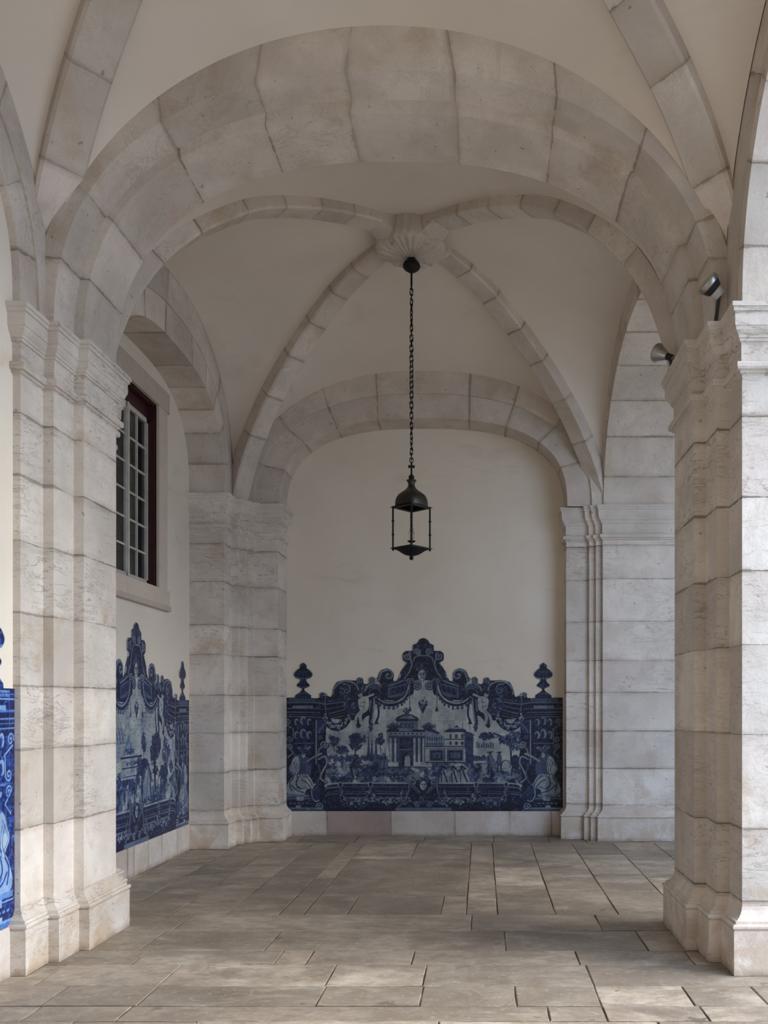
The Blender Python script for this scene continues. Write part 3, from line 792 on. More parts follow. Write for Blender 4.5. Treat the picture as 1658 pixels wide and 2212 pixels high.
# ------------------------------------------------------------------ floodlights
def floodlight(label, foot, head, axis, R, L, back):
    foot, head = Vector(foot), Vector(head); ax = Vector(axis).normalized()
    t = thing('floodlight', label, 'floodlight', foot)
    up = Vector((0, 0, 1)); xx = ax.cross(up).normalized(); yy = xx.cross(ax).normalized()
    def cone(seq, nm, mat):
        m = MB(); rings = []
        for r, s in seq: rings.append([m.vert(head + ax * s + (xx * math.cos(a) + yy * math.sin(a)) * r) for a in [2 * math.pi * i / 28 for i in range(28)]])
        for A, B in zip(rings, rings[1:]):
            for i in range(28): m.f.append((A[i], A[(i + 1) % 28], B[(i + 1) % 28], B[i]))
        m.f.append(tuple(rings[0][::-1])); m.f.append(tuple(rings[-1]))
        m.build(nm, mat, t, smooth=True, auto=35)
    if back:
        cone([(R * .38, -L * .55), (R * .55, -L * .35), (R * .9, L * .15), (R, L * .2), (R, L * .3), (R * .9, L * .32)], 'reflector_housing', M['chrome'])
        cone([(R * .86, L * .30), (R * .86, L * .33)], 'lens', M['lens'])
        for k in range(4): cone([(R * .36, -L * (.60 + .1 * k)), (R * .36, -L * (.65 + .1 * k))], 'cooling_fin', M['black'])
        cone([(R * .24, -L * 1.0), (R * .24, -L * .5)], 'lamp_neck', M['chrome'])
    else:
        cone([(R * .97, L * .25), (R, L * .2), (R, 0), (R * .93, -L * .05)], 'reflector_housing', M['chrome'])
        cone([(R * .93, L * .22), (R * .93, L * .265)], 'lens', M['lens'])
        cone([(R * .92, -L * .02), (R * .66, -L * .40)], 'cooling_body', M['black'])
        cone([(R * .62, -L * .38), (R * .50, -L * .80)], 'rear_cap', M['whitemetal'])
    m = MB(); e = head - ax * L * .75
    m.tube([e, (e + foot) / 2 + Vector((0, 0, .01)), foot + Vector((0, 0, .012))], .011, 8)
    m.lathe([(.03, 0), (.03, .012), (.012, .014)], foot, 14)
    m.build('bracket', M['black'], t, smooth=True, auto=40)
floodlight('floodlight with pale lens and white rear cap, upper of two on near right capital',
           W(256, .508, SP), W(247, .5025, SP + 41), (-.72, -.22, .52), 12.5 * U, 20 * U, False)
floodlight('small aluminium cone floodlight seen from behind, lower of two on near right capital',
           W(236, .575, SP), W(222.5, .577, SP + 23), (-.62, .55, .50), 11.5 * U, 20 * U, True)

# ------------------------------------------------------------------ painted tile panels
def smooth(pts, n=6, closed=False):
    P = [tuple(p) for p in pts]; out = []; m_ = len(P)
    for i in range(m_ if closed else m_ - 1):
        p0 = P[i - 1] if (closed or i > 0) else P[0]; p1 = P[i]; p2 = P[(i + 1) % m_]; p3 = P[(i + 2) % m_] if (closed or i < m_ - 2) else P[-1]
        for k in range(n):
            t = k / n
            out.append(tuple(.5 * (2 * p1[a] + (p2[a] - p0[a]) * t + (2 * p0[a] - 5 * p1[a] + 4 * p2[a] - p3[a]) * t * t + (3 * p1[a] - p0[a] - 3 * p2[a] + p3[a]) * t ** 3) for a in (0, 1)))
    if not closed: out.append(P[-1])
    return out

class Canvas:
    """grey-value painting in wall units; 0 = darkest cobalt, 1 = bare glaze"""
    def __init__(s, x0, y0, x1, y1, S, seed):
        s.x0, s.y0, s.S = x0, y0, S
        s.w, s.h = int((x1 - x0) * S) + 1, int((y1 - y0) * S) + 1
        s.a = np.full((s.h, s.w), .80); s.mask = np.zeros((s.h, s.w), bool)
        s.rs = np.random.RandomState(seed)
        s.Y, s.X = np.mgrid[0:s.h, 0:s.w]; s.X = s.X / S + x0; s.Y = s.Y / S + y0
    def noise(s, sc_, oct_=4, seed=0):
        rs = np.random.RandomState(seed); out = np.zeros_like(s.a); amp = 1; tot = 0
        for o in range(oct_):
            gx = int((s.X[0, -1] - s.x0) / sc_ * 2 ** o) + 3; gy = int((s.Y[-1, 0] - s.y0) / sc_ * 2 ** o) + 3
            g = rs.rand(gy, gx); u = (s.X - s.x0) / sc_ * 2 ** o; v = (s.Y - s.y0) / sc_ * 2 ** o
            i = np.floor(u).astype(int); j = np.floor(v).astype(int); fu = u - i; fv = v - j
            fu = fu * fu * (3 - 2 * fu); fv = fv * fv * (3 - 2 * fv)
            out += amp * ((g[j, i] * (1 - fu) + g[j, i + 1] * fu) * (1 - fv) + (g[j + 1, i] * (1 - fu) + g[j + 1, i + 1] * fu) * fv)
            tot += amp; amp *= .55
        return out / tot
    def box(s, xa, ya, xb, yb):
        i0 = max(0, int((xa - s.x0) * s.S) - 1); i1 = min(s.w, int((xb - s.x0) * s.S) + 3)
        j0 = max(0, int((ya - s.y0) * s.S) - 1); j1 = min(s.h, int((yb - s.y0) * s.S) + 3)
        return slice(j0, max(j0, j1)), slice(i0, max(i0, i1))
    def put(s, sl, cov, v):
        A = s.a[sl]; s.a[sl] = A * (1 - cov) + (v[sl] if isinstance(v, np.ndarray) else v) * cov
    def inside(s, pts, sl):
        X, Y = s.X[sl], s.Y[sl]; c = np.zeros(X.shape, bool); n = len(pts)
        for i in range(n):
            (xa, ya), (xb, yb) = pts[i], pts[(i + 1) % n]
            if ya == yb: continue
            k = ((ya > Y) != (yb > Y)) & (X < (xb - xa) * (Y - ya) / (yb - ya) + xa); c ^= k
        return c
    def poly(s, pts, v, al=1.0):
        xs = [p[0] for p in pts]; ys = [p[1] for p in pts]; sl = s.box(min(xs), min(ys), max(xs), max(ys))
        if s.X[sl].size: s.put(sl, s.inside(pts, sl) * al, v)
    def rect(s, xa, ya, xb, yb, v, al=1.0): s.poly([(min(xa, xb), ya), (max(xa, xb), ya), (max(xa, xb), yb), (min(xa, xb), yb)], v, al)
    def blob(s, pts, v, al=1.0): s.poly(smooth(pts, 5, True), v, al)
    def stroke(s, pts, w, v, al=1.0, taper=False):
        if 3 <= len(pts) <= 8: pts = smooth(pts, 5)
        n = len(pts) - 1
        xs = [p[0] for p in pts]; ys = [p[1] for p in pts]; sl = s.box(min(xs) - w - 1, min(ys) - w - 1, max(xs) + w + 1, max(ys) + w + 1)
        X, Y = s.X[sl], s.Y[sl]
        if not X.size: return
        cov = np.zeros(X.shape)
        for i in range(n):
            (xa, ya), (xb, yb) = pts[i], pts[i + 1]; dx, dy = xb - xa, yb - ya; L = dx * dx + dy * dy + 1e-9
            t = np.clip(((X - xa) * dx + (Y - ya) * dy) / L, 0, 1)
            d = np.hypot(X - xa - t * dx, Y - ya - t * dy)
            q = (i + t) / n; hw = w / 2 * ((1 - .75 * q) if taper else 1.0)
            cov = np.maximum(cov, np.clip((hw - d) * s.S + .5, 0, 1))
        s.put(sl, cov * al, v)
    def ell(s, cx, cy, rx, ry, v, al=1.0, rot=0.0):
        r = max(rx, ry) + 1; sl = s.box(cx - r, cy - r, cx + r, cy + r); X, Y = s.X[sl] - cx, s.Y[sl] - cy
        if not X.size: return
        c, n = math.cos(rot), math.sin(rot); d = np.hypot((X * c + Y * n) / rx, (-X * n + Y * c) / ry)
        s.put(sl, np.clip((1 - d) * min(rx, ry) * s.S + .5, 0, 1) * al, v)

def arc(cx, cy, rx, ry, a0, a1, n=14): return [(cx + rx * math.cos(math.radians(a0 + (a1 - a0) * i / n)), cy + ry * math.sin(math.radians(a0 + (a1 - a0) * i / n))) for i in range(n + 1)]
def spiral(cx, cy, r0, r1, a0, turns, n=34, f=1):
    return [(cx + f * (r0 + (r1 - r0) * i / n) * math.cos(math.radians(a0) + turns * 2 * math.pi * i / n), cy + (r0 + (r1 - r0) * i / n) * math.sin(math.radians(a0) + turns * 2 * math.pi * i / n)) for i in range(n + 1)]

SIL = [(613, 1507), (637, 1507), (637, 1503), (641, 1499), (650, 1493), (652, 1488), (643, 1484), (641, 1479), (646, 1474), (648, 1468), (641, 1466), (635, 1460), (635, 1453), (641, 1447),
       (647, 1443), (647, 1437), (652, 1432), (658, 1432), (663, 1437), (663, 1443), (669, 1447), (675, 1453), (675, 1460), (669, 1466), (662, 1468), (664, 1474), (669, 1479), (667, 1484), (658, 1488), (660, 1493), (669, 1499), (673, 1503), (673, 1507),
       (689, 1507), (690, 1498), (697, 1495), (704, 1497), (711, 1504), (716, 1503), (720, 1486), (727, 1474), (736, 1470), (747, 1468.5), (768, 1470), (771, 1465), (777, 1463), (784, 1466), (786, 1476), (795, 1476), (796, 1466), (803, 1461), (814, 1464),
       (820, 1451), (827, 1445), (836, 1443.5), (845, 1447), (851, 1456), (850, 1470), (858, 1468), (865, 1451), (876, 1433), (870, 1426), (869, 1414), (876, 1406), (890, 1405), (891, 1394), (900, 1389), (905, 1381), (913, 1378)]
SIL = [SIL[0]] + smooth(SIL[1:], 4)
SIL = SIL + [(1828 - x, y) for x, y in SIL[::-1]] + [(1215, 1752), (613, 1752)]

def scroll(c, f, cx, cy, r, a0, turns, w, tail=None):
    """volute: light band between two dark lines; f mirrors"""
    g = (lambda x: x) if f > 0 else (lambda x: 1828 - x)
    pts = [(g(x), y) for x, y in spiral(cx, cy, r, r * .15, a0, turns)]
    if tail: pts = [(g(x), y) for x, y in tail] + pts
    c.stroke(pts, w + 2.6, .02); c.stroke(pts, w, .74); c.stroke([(x + .7, y + .9) for x, y in pts], w * .35, .35)

def leaves(c, cx, cy, rx, ry, n, v0, v1, size=2.6, seed=0, al=.9):
    rs = np.random.RandomState(seed)
    for i in range(n):
        a, q = rs.rand() * 6.283, math.sqrt(rs.rand())
        x, y = cx + rx * q * math.cos(a), cy + ry * q * math.sin(a)
        c.ell(x, y, size * (.6 + rs.rand()), size * (.35 + .4 * rs.rand()), v0 + (v1 - v0) * rs.rand(), al, rs.rand() * 3.14)

def garland(c, g, pts, w, seed):
    rs = np.random.RandomState(seed); n = 46
    def at(q):
        k = q * (len(pts) - 1); i = min(int(k), len(pts) - 2); f = k - i
        return pts[i][0] * (1 - f) + pts[i + 1][0] * f, pts[i][1] * (1 - f) + pts[i + 1][1] * f
    c.stroke([(g(x), y) for x, y in pts], w * 1.25, .03)
    for i in range(n * 3):
        q = rs.rand(); x, y = at(q); ww = w * (.35 + .45 * math.sin(math.pi * q)); x += rs.randn() * ww * .45; y += rs.randn() * ww * .45
        c.ell(g(x), y, 1.7 + rs.rand(), 1.1 + rs.rand() * .6, rs.choice([.08, .3, .62, .78]), .95, rs.rand() * 3)
    for i in range(6):
        x, y = at((i + .5) / 6); c.ell(g(x), y, 2.5, 2.3, .75); c.ell(g(x), y, .9, .9, .1)

def mask_face(c, x, y, s):
    c.ell(x, y, 10 * s, 12 * s, .05)
    leaves(c, x, y - 9 * s, 11 * s, 5 * s, 26, .05, .7, 2.2 * s, 5)
    c.ell(x, y + 1 * s, 7.5 * s, 10.5 * s, .82); c.ell(x + 4 * s, y + 2 * s, 3.4 * s, 8 * s, .5, .6)
    for e in (-1, 1):
        c.ell(x + e * 3 * s, y - 1 * s, 1.7 * s, .9 * s, .08); c.stroke([(x + e * 1.2 * s, y - 3.2 * s), (x + e * 5 * s, y - 3.4 * s)], .9 * s, .15)
    c.stroke([(x - .6 * s, y - 2 * s), (x - 1.2 * s, y + 3 * s), (x + 1 * s, y + 3.4 * s)], .9 * s, .2)
    c.stroke([(x - 2.6 * s, y + 6 * s), (x + 2.4 * s, y + 6 * s)], 1.1 * s, .1)

def seated_figure(c, g, flip_seed):
    # drapery and limbs of the seated figure on the pedestal
    L = .74
    c.blob([(g(x), y) for x, y in ((632, 1640), (650, 1628), (668, 1640), (672, 1668), (662, 1682), (640, 1682), (628, 1665))], .45)
    c.blob([(g(x), y) for x, y in ((636, 1676), (662, 1672), (676, 1690), (680, 1706), (664, 1712), (655, 1722), (648, 1746), (640, 1746), (640, 1720), (624, 1716), (618, 1704), (626, 1686))], L)
    for k_, (xa, ya, xb, yb, xc, yc, w_) in enumerate(((634, 1680, 626, 1692, 630, 1708, 2.2), (644, 1678, 640, 1694, 650, 1704, 2.6), (652, 1684, 664, 1692, 672, 1704, 1.8), (630, 1696, 640, 1706, 656, 1712, 2.4), (658, 1676, 668, 1684, 676, 1700, 1.4), (640, 1700, 648, 1704, 664, 1700, 1.2))):
        c.stroke([(g(xa), ya), (g(xb), yb), (g(xc), yc)], w_, .10 + .12 * (k_ % 2))
    c.blob([(g(x), y) for x, y in ((664, 1704), (680, 1706), (664, 1714), (656, 1720))], .2)
    c.blob([(g(x), y) for x, y in ((633, 1640), (644, 1634), (648, 1660), (640, 1672), (630, 1662))], .78)
    c.stroke([(g(640), 1642), (g(627), 1660), (g(638), 1674)], 5.2, .78); c.stroke([(g(664), 1644), (g(680), 1634), (g(694), 1628)], 4.6, .72)
    c.stroke([(g(640), 1642), (g(627), 1660), (g(638), 1674)], .8, .2)
    c.ell(g(655), 1629, 6, 7.5, .05); c.ell(g(655.5), 1631, 4.3, 5.8, .8); c.ell(g(657), 1630, 1, .7, .1)
    leaves(c, g(654), 1622, 9, 5, 24, .1, .75, 2.2, 3)
    c.stroke([(g(655), 1716), (g(650), 1738)], 6, .76); c.ell(g(646), 1744, 6, 2.6, .72); c.stroke([(g(652), 1716), (g(647), 1738)], .9, .2)
    for i in range(5): c.stroke([(g(634 + i * 6), 1646 + i), (g(640 + i * 4), 1664), (g(634 + i * 7), 1678)], 1.0, .1)
    c.rect(g(618), 1716, g(668), 1722, .6); c.rect(g(616), 1724, g(672), 1726, .7); c.rect(g(622), 1730, g(668), 1740, .08)
    for i in range(5): c.ell(g(628 + i * 9), 1735, 3.2, 1.6, .62)
    c.rect(g(616), 1744, g(694), 1746.5, .68); c.rect(g(614), 1746.5, g(700), 1752, .45)
    c.ell(g(684), 1712, 12, 20, .08); c.ell(g(684), 1712, 9.5, 17, .30)
    leaves(c, g(684), 1712, 8, 15, 30, .15, .6, 1.8, 9); 
    for q in spiral(684, 1712, 15, 12, 200, .5)[::33]: pass
    c.stroke([(g(x), y) for x, y in arc(684, 1712, 11, 19, 60, 260)], 2.6, .74)
    c.stroke([(g(x), y) for x, y in spiral(691, 1742, 8, 1.5, 180, 1.4)], 2.2, .74)

def paint(seed, scene):
    S = 1.3
    c = Canvas(613, 1377, 1215.6, 1752.5, S, seed)
    full = (slice(0, c.h), slice(0, c.w))
    c.mask = c.inside(SIL, full)
    A = c.noise(26, 4, seed + 1); B = c.noise(5, 3, seed + 2); Hn = c.noise(60, 3, seed + 3)
    c.a[:] = .84 + (A - .5) * .18
    # sky wash
    cl = np.clip((c.noise(70, 4, seed + 4) - .52) * 4, 0, 1) * (np.sin(c.Y * .9) * .2 + .8); c.a -= cl * .16 * (c.Y < 1610)
    # land
    land = c.Y > 1642 + 5 * np.sin(c.X * .02) + (Hn - .5) * 14
    c.a = np.where(land, .70 + (c.noise(14, 4, seed + 5) - .5) * .9, c.a)
    streak = c.noise(9, 3, seed + 8); c.a = np.where(land & (streak > .56), c.a - .28, c.a)
    hatch = (np.sin(c.Y * 2.1 + 3 * A) > .55) & land; c.a = np.where(hatch, c.a - .16, c.a)
    rs = np.random.RandomState(seed + 20)
    def tree(x, y, w, h, n, sd, v0=.05, v1=.45, trunk=True):
        if trunk: c.stroke([(x, y + h * .3), (x - 1, y + h), (x + 1, y + h * 1.45)], max(1.6, w * .1), .10)
        rs2 = np.random.RandomState(sd)
        for k in range(9):
            a = rs2.rand() * 6.28; xx = x + w * .62 * math.cos(a) * rs2.rand(); yy = y + h * .62 * math.sin(a) * rs2.rand()
            leaves(c, xx, yy, w * .36, h * .28, n // 9, v0, v1, 2.4, sd + k, .8)
    if scene == 0:
        for k in range(10): tree(712 + k * 13, 1638 + rs.rand() * 8 - abs(k - 5) * 1.5, 12, 13, 60, seed + 30 + k, .2, .55, False)
        tree(768, 1600, 26, 26, 330, seed + 41); tree(722, 1598, 16, 17, 170, seed + 42, .1, .5); tree(822, 1598, 13, 16, 160, seed + 43)
        for x in (796, 803, 812): c.poly([(x - 3.5, 1632), (x, 1578 + (x % 5) * 3), (x + 3.5, 1632)], .32, .85)
        tree(738, 1618, 20, 12, 150, seed + 44, .15, .5, False)
        # triumphal gate
        c.rect(836, 1579, 935, 1586, .14)
        c.poly([(836, 1583), (842, 1652), (930, 1652), (935, 1583)], .60)
        c.rect(856, 1556, 903, 1578, .62); c.rect(856, 1556, 903, 1558, .08); c.rect(864, 1561, 893, 1573, .20); c.rect(867, 1563, 890, 1571, .55); leaves(c, 878, 1567, 9, 3, 14, .05, .3, 1.3, 77)
        c.poly([(852, 1556), (857, 1549), (870, 1543), (888, 1543), (901, 1549), (906, 1556)], .18); c.poly([(860, 1553), (870, 1546), (888, 1546), (898, 1553)], .62)
        leaves(c, 878, 1536, 7, 7, 26, .1, .5, 1.8, 12); c.stroke([(878, 1545), (878, 1528)], 1.2, .2)
        for e in (842, 918):
            for k in range(13): c.stroke([(e + 6, 1578), (e - 8 + k * 2.6, 1560 + abs(k - 6) * 1.4)], 1.4, .08, .9)
            leaves(c, e + 6, 1572, 10, 6, 30, .05, .55, 1.9, 9)
        for x0 in (836, 838):
            c.rect(836, 1576, 862, 1580, .1); c.rect(890, 1576, 936, 1580, .1)
        c.rect(838, 1581, 934, 1589, .70); c.rect(838, 1589, 934, 1590.6, .05)
        for k in range(10): c.ell(844 + k * 9.4, 1585, 2.4, 1.7, .2)
        for x in (842, 852, 893, 903, 912, 921):
            c.rect(x, 1592, x + 6.5, 1648, .78); c.rect(x + 4, 1592, x + 6.5, 1648, .42); c.rect(x + 6.5, 1591, x + 8.6, 1648, .10); c.rect(x - .8, 1591, x + 7, 1594, .3)
        c.rect(861, 1591, 893, 1654, .30); c.rect(864, 1594, 890, 1618, .12); leaves(c, 877, 1606, 10, 9, 40, .1, .55, 1.8, 4); c.rect(861, 1618, 893, 1620, .6)
        c.poly([(868, 1654)] + arc(878, 1634, 10, 9, 180, 360) + [(888, 1654)], .07); c.poly([(873, 1654)] + arc(880, 1638, 6, 6, 180, 360) + [(886, 1654)], .80)
        c.rect(838, 1646, 860, 1656, .84); c.rect(893, 1646, 932, 1656, .80); c.rect(838, 1656, 932, 1657.5, .15)
        # wall with two panels and the pavilions behind
        c.poly([(920, 1570), (946, 1586), (946, 1616), (920, 1616)], .45); 
        c.poly([(918, 1572), (950, 1584), (960, 1594), (960, 1614), (918, 1614)], .66); c.poly([(918, 1566), (950, 1583), (946, 1586), (918, 1577)], .25)
        for k in range(7): c.rect(922 + k * 5, 1592, 924.4 + k * 5, 1600, .2); c.rect(922 + k * 5, 1604, 924.4 + k * 5, 1610, .25)
        c.rect(962, 1581, 1003, 1612, .82); c.poly([(1003, 1579), (1022, 1587), (1022, 1650), (1003, 1650)], .36)
        c.poly([(959, 1580), (966, 1575), (978, 1573), (986, 1566), (994, 1573), (1004, 1575), (1008, 1581)], .28); c.rect(972, 1571, 1000, 1574, .7)
        c.stroke([(959, 1581), (1006, 1581), (1024, 1588)], 1.6, .06); c.rect(960, 1596, 1003, 1598, .25)
        for k in range(3):
            x = 970 + k * 13; c.rect(x, 1586, x + 5, 1595, .15); c.rect(x + 1.2, 1587, x + 3.6, 1594, .5); c.rect(x, 1602, x + 5, 1609, .2)
        for k in range(3):
            for j in range(2): c.rect(1007 + k * 5, 1592 + j * 16, 1009.4 + k * 5, 1600 + j * 16, .12)
        for x in (939, 970, 999, 1014): c.stroke([(x, 1582 if x < 950 else 1576), (x, 1562 + (x % 3) * 3)], 1.0, .2)
        c.rect(918, 1612, 1005, 1648, .80); c.rect(918, 1611, 1006, 1613.6, .1); c.rect(918, 1616, 1005, 1617.2, .4); c.rect(918, 1646, 1005, 1648, .15)
        for x0, x1 in ((930, 955), (969, 997)):
            c.rect(x0 - 3, 1619, x1 + 3, 1644, .45); c.rect(x0, 1622, x1, 1641, .10); c.rect(x0 + 3, 1625, x1 - 3, 1638, .48); leaves(c, (x0 + x1) / 2, 1631, 9, 5, 26, .15, .7, 1.8, x0)
        c.rect(959, 1617, 961, 1646, .3); c.rect(965, 1617, 966, 1646, .3)
        # distance, right tree, riders
        for k in range(8): c.rect(1028 + k * 5, 1602 + (k % 3) * 3, 1031 + k * 5, 1616, .5)
        for k in range(9): leaves(c, 1014 + k * 5, 1636 + (k % 2) * 2, 5, 4, 14, .15, .45, 2, 300 + k)
        c.rect(1004, 1640, 1060, 1644, .35, .6)
        c.stroke([(1104, 1650), (1102, 1615), (1098, 1600), (1080, 1590), (1066, 1584)], 3.4, .08); c.stroke([(1102, 1612), (1112, 1594), (1122, 1584)], 3, .1); c.stroke([(1080, 1590), (1062, 1594), (1044, 1588)], 1.6, .12)
        leaves(c, 1050, 1590, 15, 8, 110, .08, .5, 2.6, 51); leaves(c, 1112, 1600, 18, 22, 190, .1, .6, 2.7, 52); leaves(c, 1090, 1598, 14, 9, 70, .08, .5, 2.6, 53)
        def rider(x, y, s):
            c.ell(x, y - 20 * s, 3 * s, 3.4 * s, .3); c.stroke([(x - 6 * s, y - 23 * s), (x + 6 * s, y - 24 * s)], 2 * s, .06)
            c.poly([(x - 5 * s, y - 17 * s), (x + 5 * s, y - 17 * s), (x + 7 * s, y + 2 * s), (x - 7 * s, y + 2 * s)], .6); c.stroke([(x - 3 * s, y - 15 * s), (x - 5 * s, y)], 2 * s, .1); c.stroke([(x + 4 * s, y - 15 * s), (x + 3 * s, y)], 1.6 * s, .15)
            for e in (-1, 1): c.stroke([(x + e * 3 * s, y + 2 * s), (x + e * 4 * s, y + 22 * s)], 2.6 * s, .1); c.ell(x + e * 5 * s, y + 23 * s, 3 * s, 1.4 * s, .08)
        rider(1058, 1648, 1.0); rider(1078, 1646, .9)
        c.ell(1062, 1646, 7, 10, .62); c.stroke([(1056, 1640), (1058, 1656)], 1.5, .15)
        c.ell(1092, 1654, 9, 12, .78); c.stroke(arc(1092, 1654, 9, 12, 180, 380), 1.5, .1); c.ell(1112, 1646, 9, 15, .30); c.stroke(arc(1112, 1646, 9, 15, 0, 360), 1.4, .07); c.stroke([(1106, 1658), (1104, 1676)], 2.4, .12); c.stroke([(1117, 1658), (1120, 1672)], 2.4, .12)
        for (x, w) in ((958, 16), (980, 14), (1000, 18)):
            c.blob([(x - w * .5, 1692), (x - w * .32, 1668), (x, 1660), (x + w * .4, 1668), (x + w * .75, 1692)], .72); c.stroke([(x - 2, 1662), (x + w * .5, 1690)], 3, .08); c.stroke([(x - w * .3, 1670), (x - w * .3, 1690)], 2, .15)
            c.poly([(x - 8, 1664), (x - 3, 1652), (x + 8, 1661)], .07); c.ell(x - 1, 1662, 3, 3, .5)
        # digger on the left, pair at the gate
        c.stroke([(770, 1634), (762, 1650), (758, 1662), (764, 1682)], 4.4, .18); c.stroke([(764, 1656), (774, 1668), (770, 1684)], 3.2, .2); c.stroke([(768, 1644), (782, 1658), (790, 1682)], 1.6, .1); c.ell(771, 1633, 3.2, 3.4, .2); c.stroke([(764, 1664), (766, 1680)], 2.6, .75)
        for x in (823, 832): c.ell(x, 1638, 2.6, 2.8, .25); c.poly([(x - 4, 1641), (x + 4, 1641), (x + 5, 1660), (x - 5, 1660)], .55); c.stroke([(x - 2, 1642), (x - 3, 1662)], 1.4, .1); c.stroke([(x, 1634), (x - 1, 1616)], 1, .2)
        leaves(c, 742, 1684, 22, 6, 70, .05, .5, 2.6, 61); leaves(c, 822, 1674, 40, 4, 100, .08, .5, 2.6, 62); leaves(c, 868, 1672, 20, 3, 30, .1, .5, 2, 63)
        c.stroke([(716, 1700), (724, 1668), (720, 1650)], 2.6, .15); leaves(c, 726, 1668, 9, 12, 50, .1, .8, 2.6, 64)
    else:
        # wooded park with a tent and a terrace
        for k in range(14): tree(712 + k * 30, 1632 + rs.rand() * 10, 20, 18, 110, seed + 70 + k, .12, .5, False)
        tree(1010, 1590, 50, 50, 1100, seed + 90, .04, .35); tree(860, 1640, 26, 20, 300, seed + 97, .06, .4); tree(940, 1620, 34, 30, 500, seed + 98, .04, .35); tree(1060, 1640, 30, 26, 380, seed + 99, .05, .4); tree(1070, 1600, 30, 34, 330, seed + 91, .08, .5); tree(760, 1606, 40, 50, 900, seed + 92, .05, .45); tree(950, 1578, 20, 26, 170, seed + 93, .1, .5)
        c.stroke([(1010, 1590), (1004, 1620), (1010, 1670)], 6, .08)
        for k in range(16): c.stroke([(800 + k * 3, 1546 + (k % 4) * 8), (808 + k * 3, 1556 + (k % 4) * 8)], 1.4, .25)
        c.poly([(840, 1604), (905, 1604), (905, 1640), (840, 1640)], .72); c.rect(838, 1602, 940, 1605, .2); c.poly([(846, 1600), (875, 1566), (905, 1600)], .62); leaves(c, 880, 1594, 22, 5, 50, .1, .5, 2, 5)
        c.rect(845, 1620, 940, 1622, .3); c.rect(845, 1634, 940, 1636, .25); leaves(c, 890, 1614, 30, 3, 40, .15, .5, 2, 6)
        c.poly([(955, 1636), (975, 1620), (1000, 1690), (930, 1694)], .70); c.stroke([(975, 1620), (960, 1690)], 2, .15); c.stroke([(975, 1620), (990, 1690)], 4, .1)
        for x in (905, 942, 1040, 780, 815): c.ell(x, 1650, 3, 3.4, .15); c.stroke([(x, 1654), (x - 1, 1688)], 5, .15); c.stroke([(x + 1, 1660), (x + 8, 1672)], 1.6, .1)
        leaves(c, 1000, 1684, 60, 8, 160, .08, .5, 2.8, 95); leaves(c, 780, 1684, 50, 8, 130, .08, .5, 2.8, 96)
    # ---------------- frame, both sides
    for f in (1, -1):
        g = (lambda x: x) if f > 0 else (lambda x: 1828 - x)
        G = lambda pts: [(g(x), y) for x, y in pts]
        # entablature turning inwards
        c.poly(G([(613, 1506), (716, 1503), (790, 1500), (800, 1545), (762, 1556), (706, 1552), (613, 1550)]), .04)
        for y0, y1, yy, v, w in ((1513, 1513, 1507, .45, 1.2), (1518, 1518, 1514, .75, 1.4), (1530, 1529, 1521, .5, 2.2), (1538, 1539, 1530, .72, 1.3), (1543, 1545, 1536, .5, 1.2), (1548, 1550, 1543, .7, 1.2)):
            c.stroke(G([(614, y0), (683, y0 if y0 < 1530 else y0 + 1), (706, y1 + 3), (760, yy), (792, yy - 1)]), w, v)
        c.rect(g(632), 1524, g(676), 1530, .62); c.rect(g(624), 1509, g(682), 1511, .5)
        for k in range(16): c.ell(g(626 + k * 3.6), 1514.5, 1.1, 1.5, .62)
        for k in range(11): c.stroke(G([(714 + k * 6, 1512 - k * .4), (716 + k * 6, 1519 - k * .4)]), 1.4, .5)
        # pedestal ground
        c.poly(G([(613, 1550), (706, 1552), (703, 1600), (708, 1640), (700, 1692), (703, 1752), (613, 1752)]), .06)
        n_ = c.noise(4, 2, 99); sl = c.box(min(g(613), g(703)), 1550, max(g(613), g(703)), 1752)
        c.a[sl] = np.where((n_[sl] > .62) & (c.a[sl] < .1), .26, c.a[sl])
        # corbel with scrolls
        for x, y, r in ((655, 1557, 9), (655, 1585, 10), (668, 1560, 7), (668, 1588, 8), (641, 1560, 7), (641, 1588, 8)):
            c.ell(g(x), y, r * .62, r, .62); c.ell(g(x + 1.6), y + 1, r * .36, r * .72, .15); c.stroke(G(arc(x, y, r * .62, r, 120, 330)), 1.4, .76)
        c.rect(g(634), 1604, g(678), 1607, .5)
        leaves(c, g(656), 1616, 15, 6, 50, .1, .8, 2.4, 21)
        scroll(c, f, 622, 1560, 7, 180, 1.4, 2.4); scroll(c, f, 626, 1596, 7, 0, 1.4, 2.4, [(618, 1566), (634, 1575)]); scroll(c, f, 626, 1614, 7, 200, 1.5, 2.4, [(622, 1636), (634, 1626)])
        c.poly(G([(683, 1556), (706, 1556), (705, 1568), (696, 1584), (694, 1600), (684, 1600)]), .30); c.stroke(G([(705, 1560), (694, 1572), (688, 1584), (686, 1598)]), 3, .55); c.stroke(G([(683, 1556), (683, 1650)]), 2.6, .74)
        c.rect(g(684), 1584, g(701), 1600, .08); c.rect(g(687), 1588, g(697), 1597, .4)
        scroll(c, f, 700, 1608, 9, 0, 1.3, 4.0, [(686, 1634), (690, 1618)])
        c.stroke(G([(688, 1640), (702, 1634), (706, 1648), (698, 1664), (692, 1680), (704, 1690)]), 6.4, .03); c.stroke(G([(688, 1640), (702, 1634), (706, 1648), (698, 1664), (692, 1680), (704, 1690)]), 3.8, .74)
        c.stroke(G([(687, 1650), (692, 1672), (686, 1690)]), 2.6, .5)
        seated_figure(c, g, seed)
        # parapet
        c.poly(G([(700, 1700), (726, 1691), (914, 1690), (914, 1740), (716, 1742), (702, 1746)]), .14)
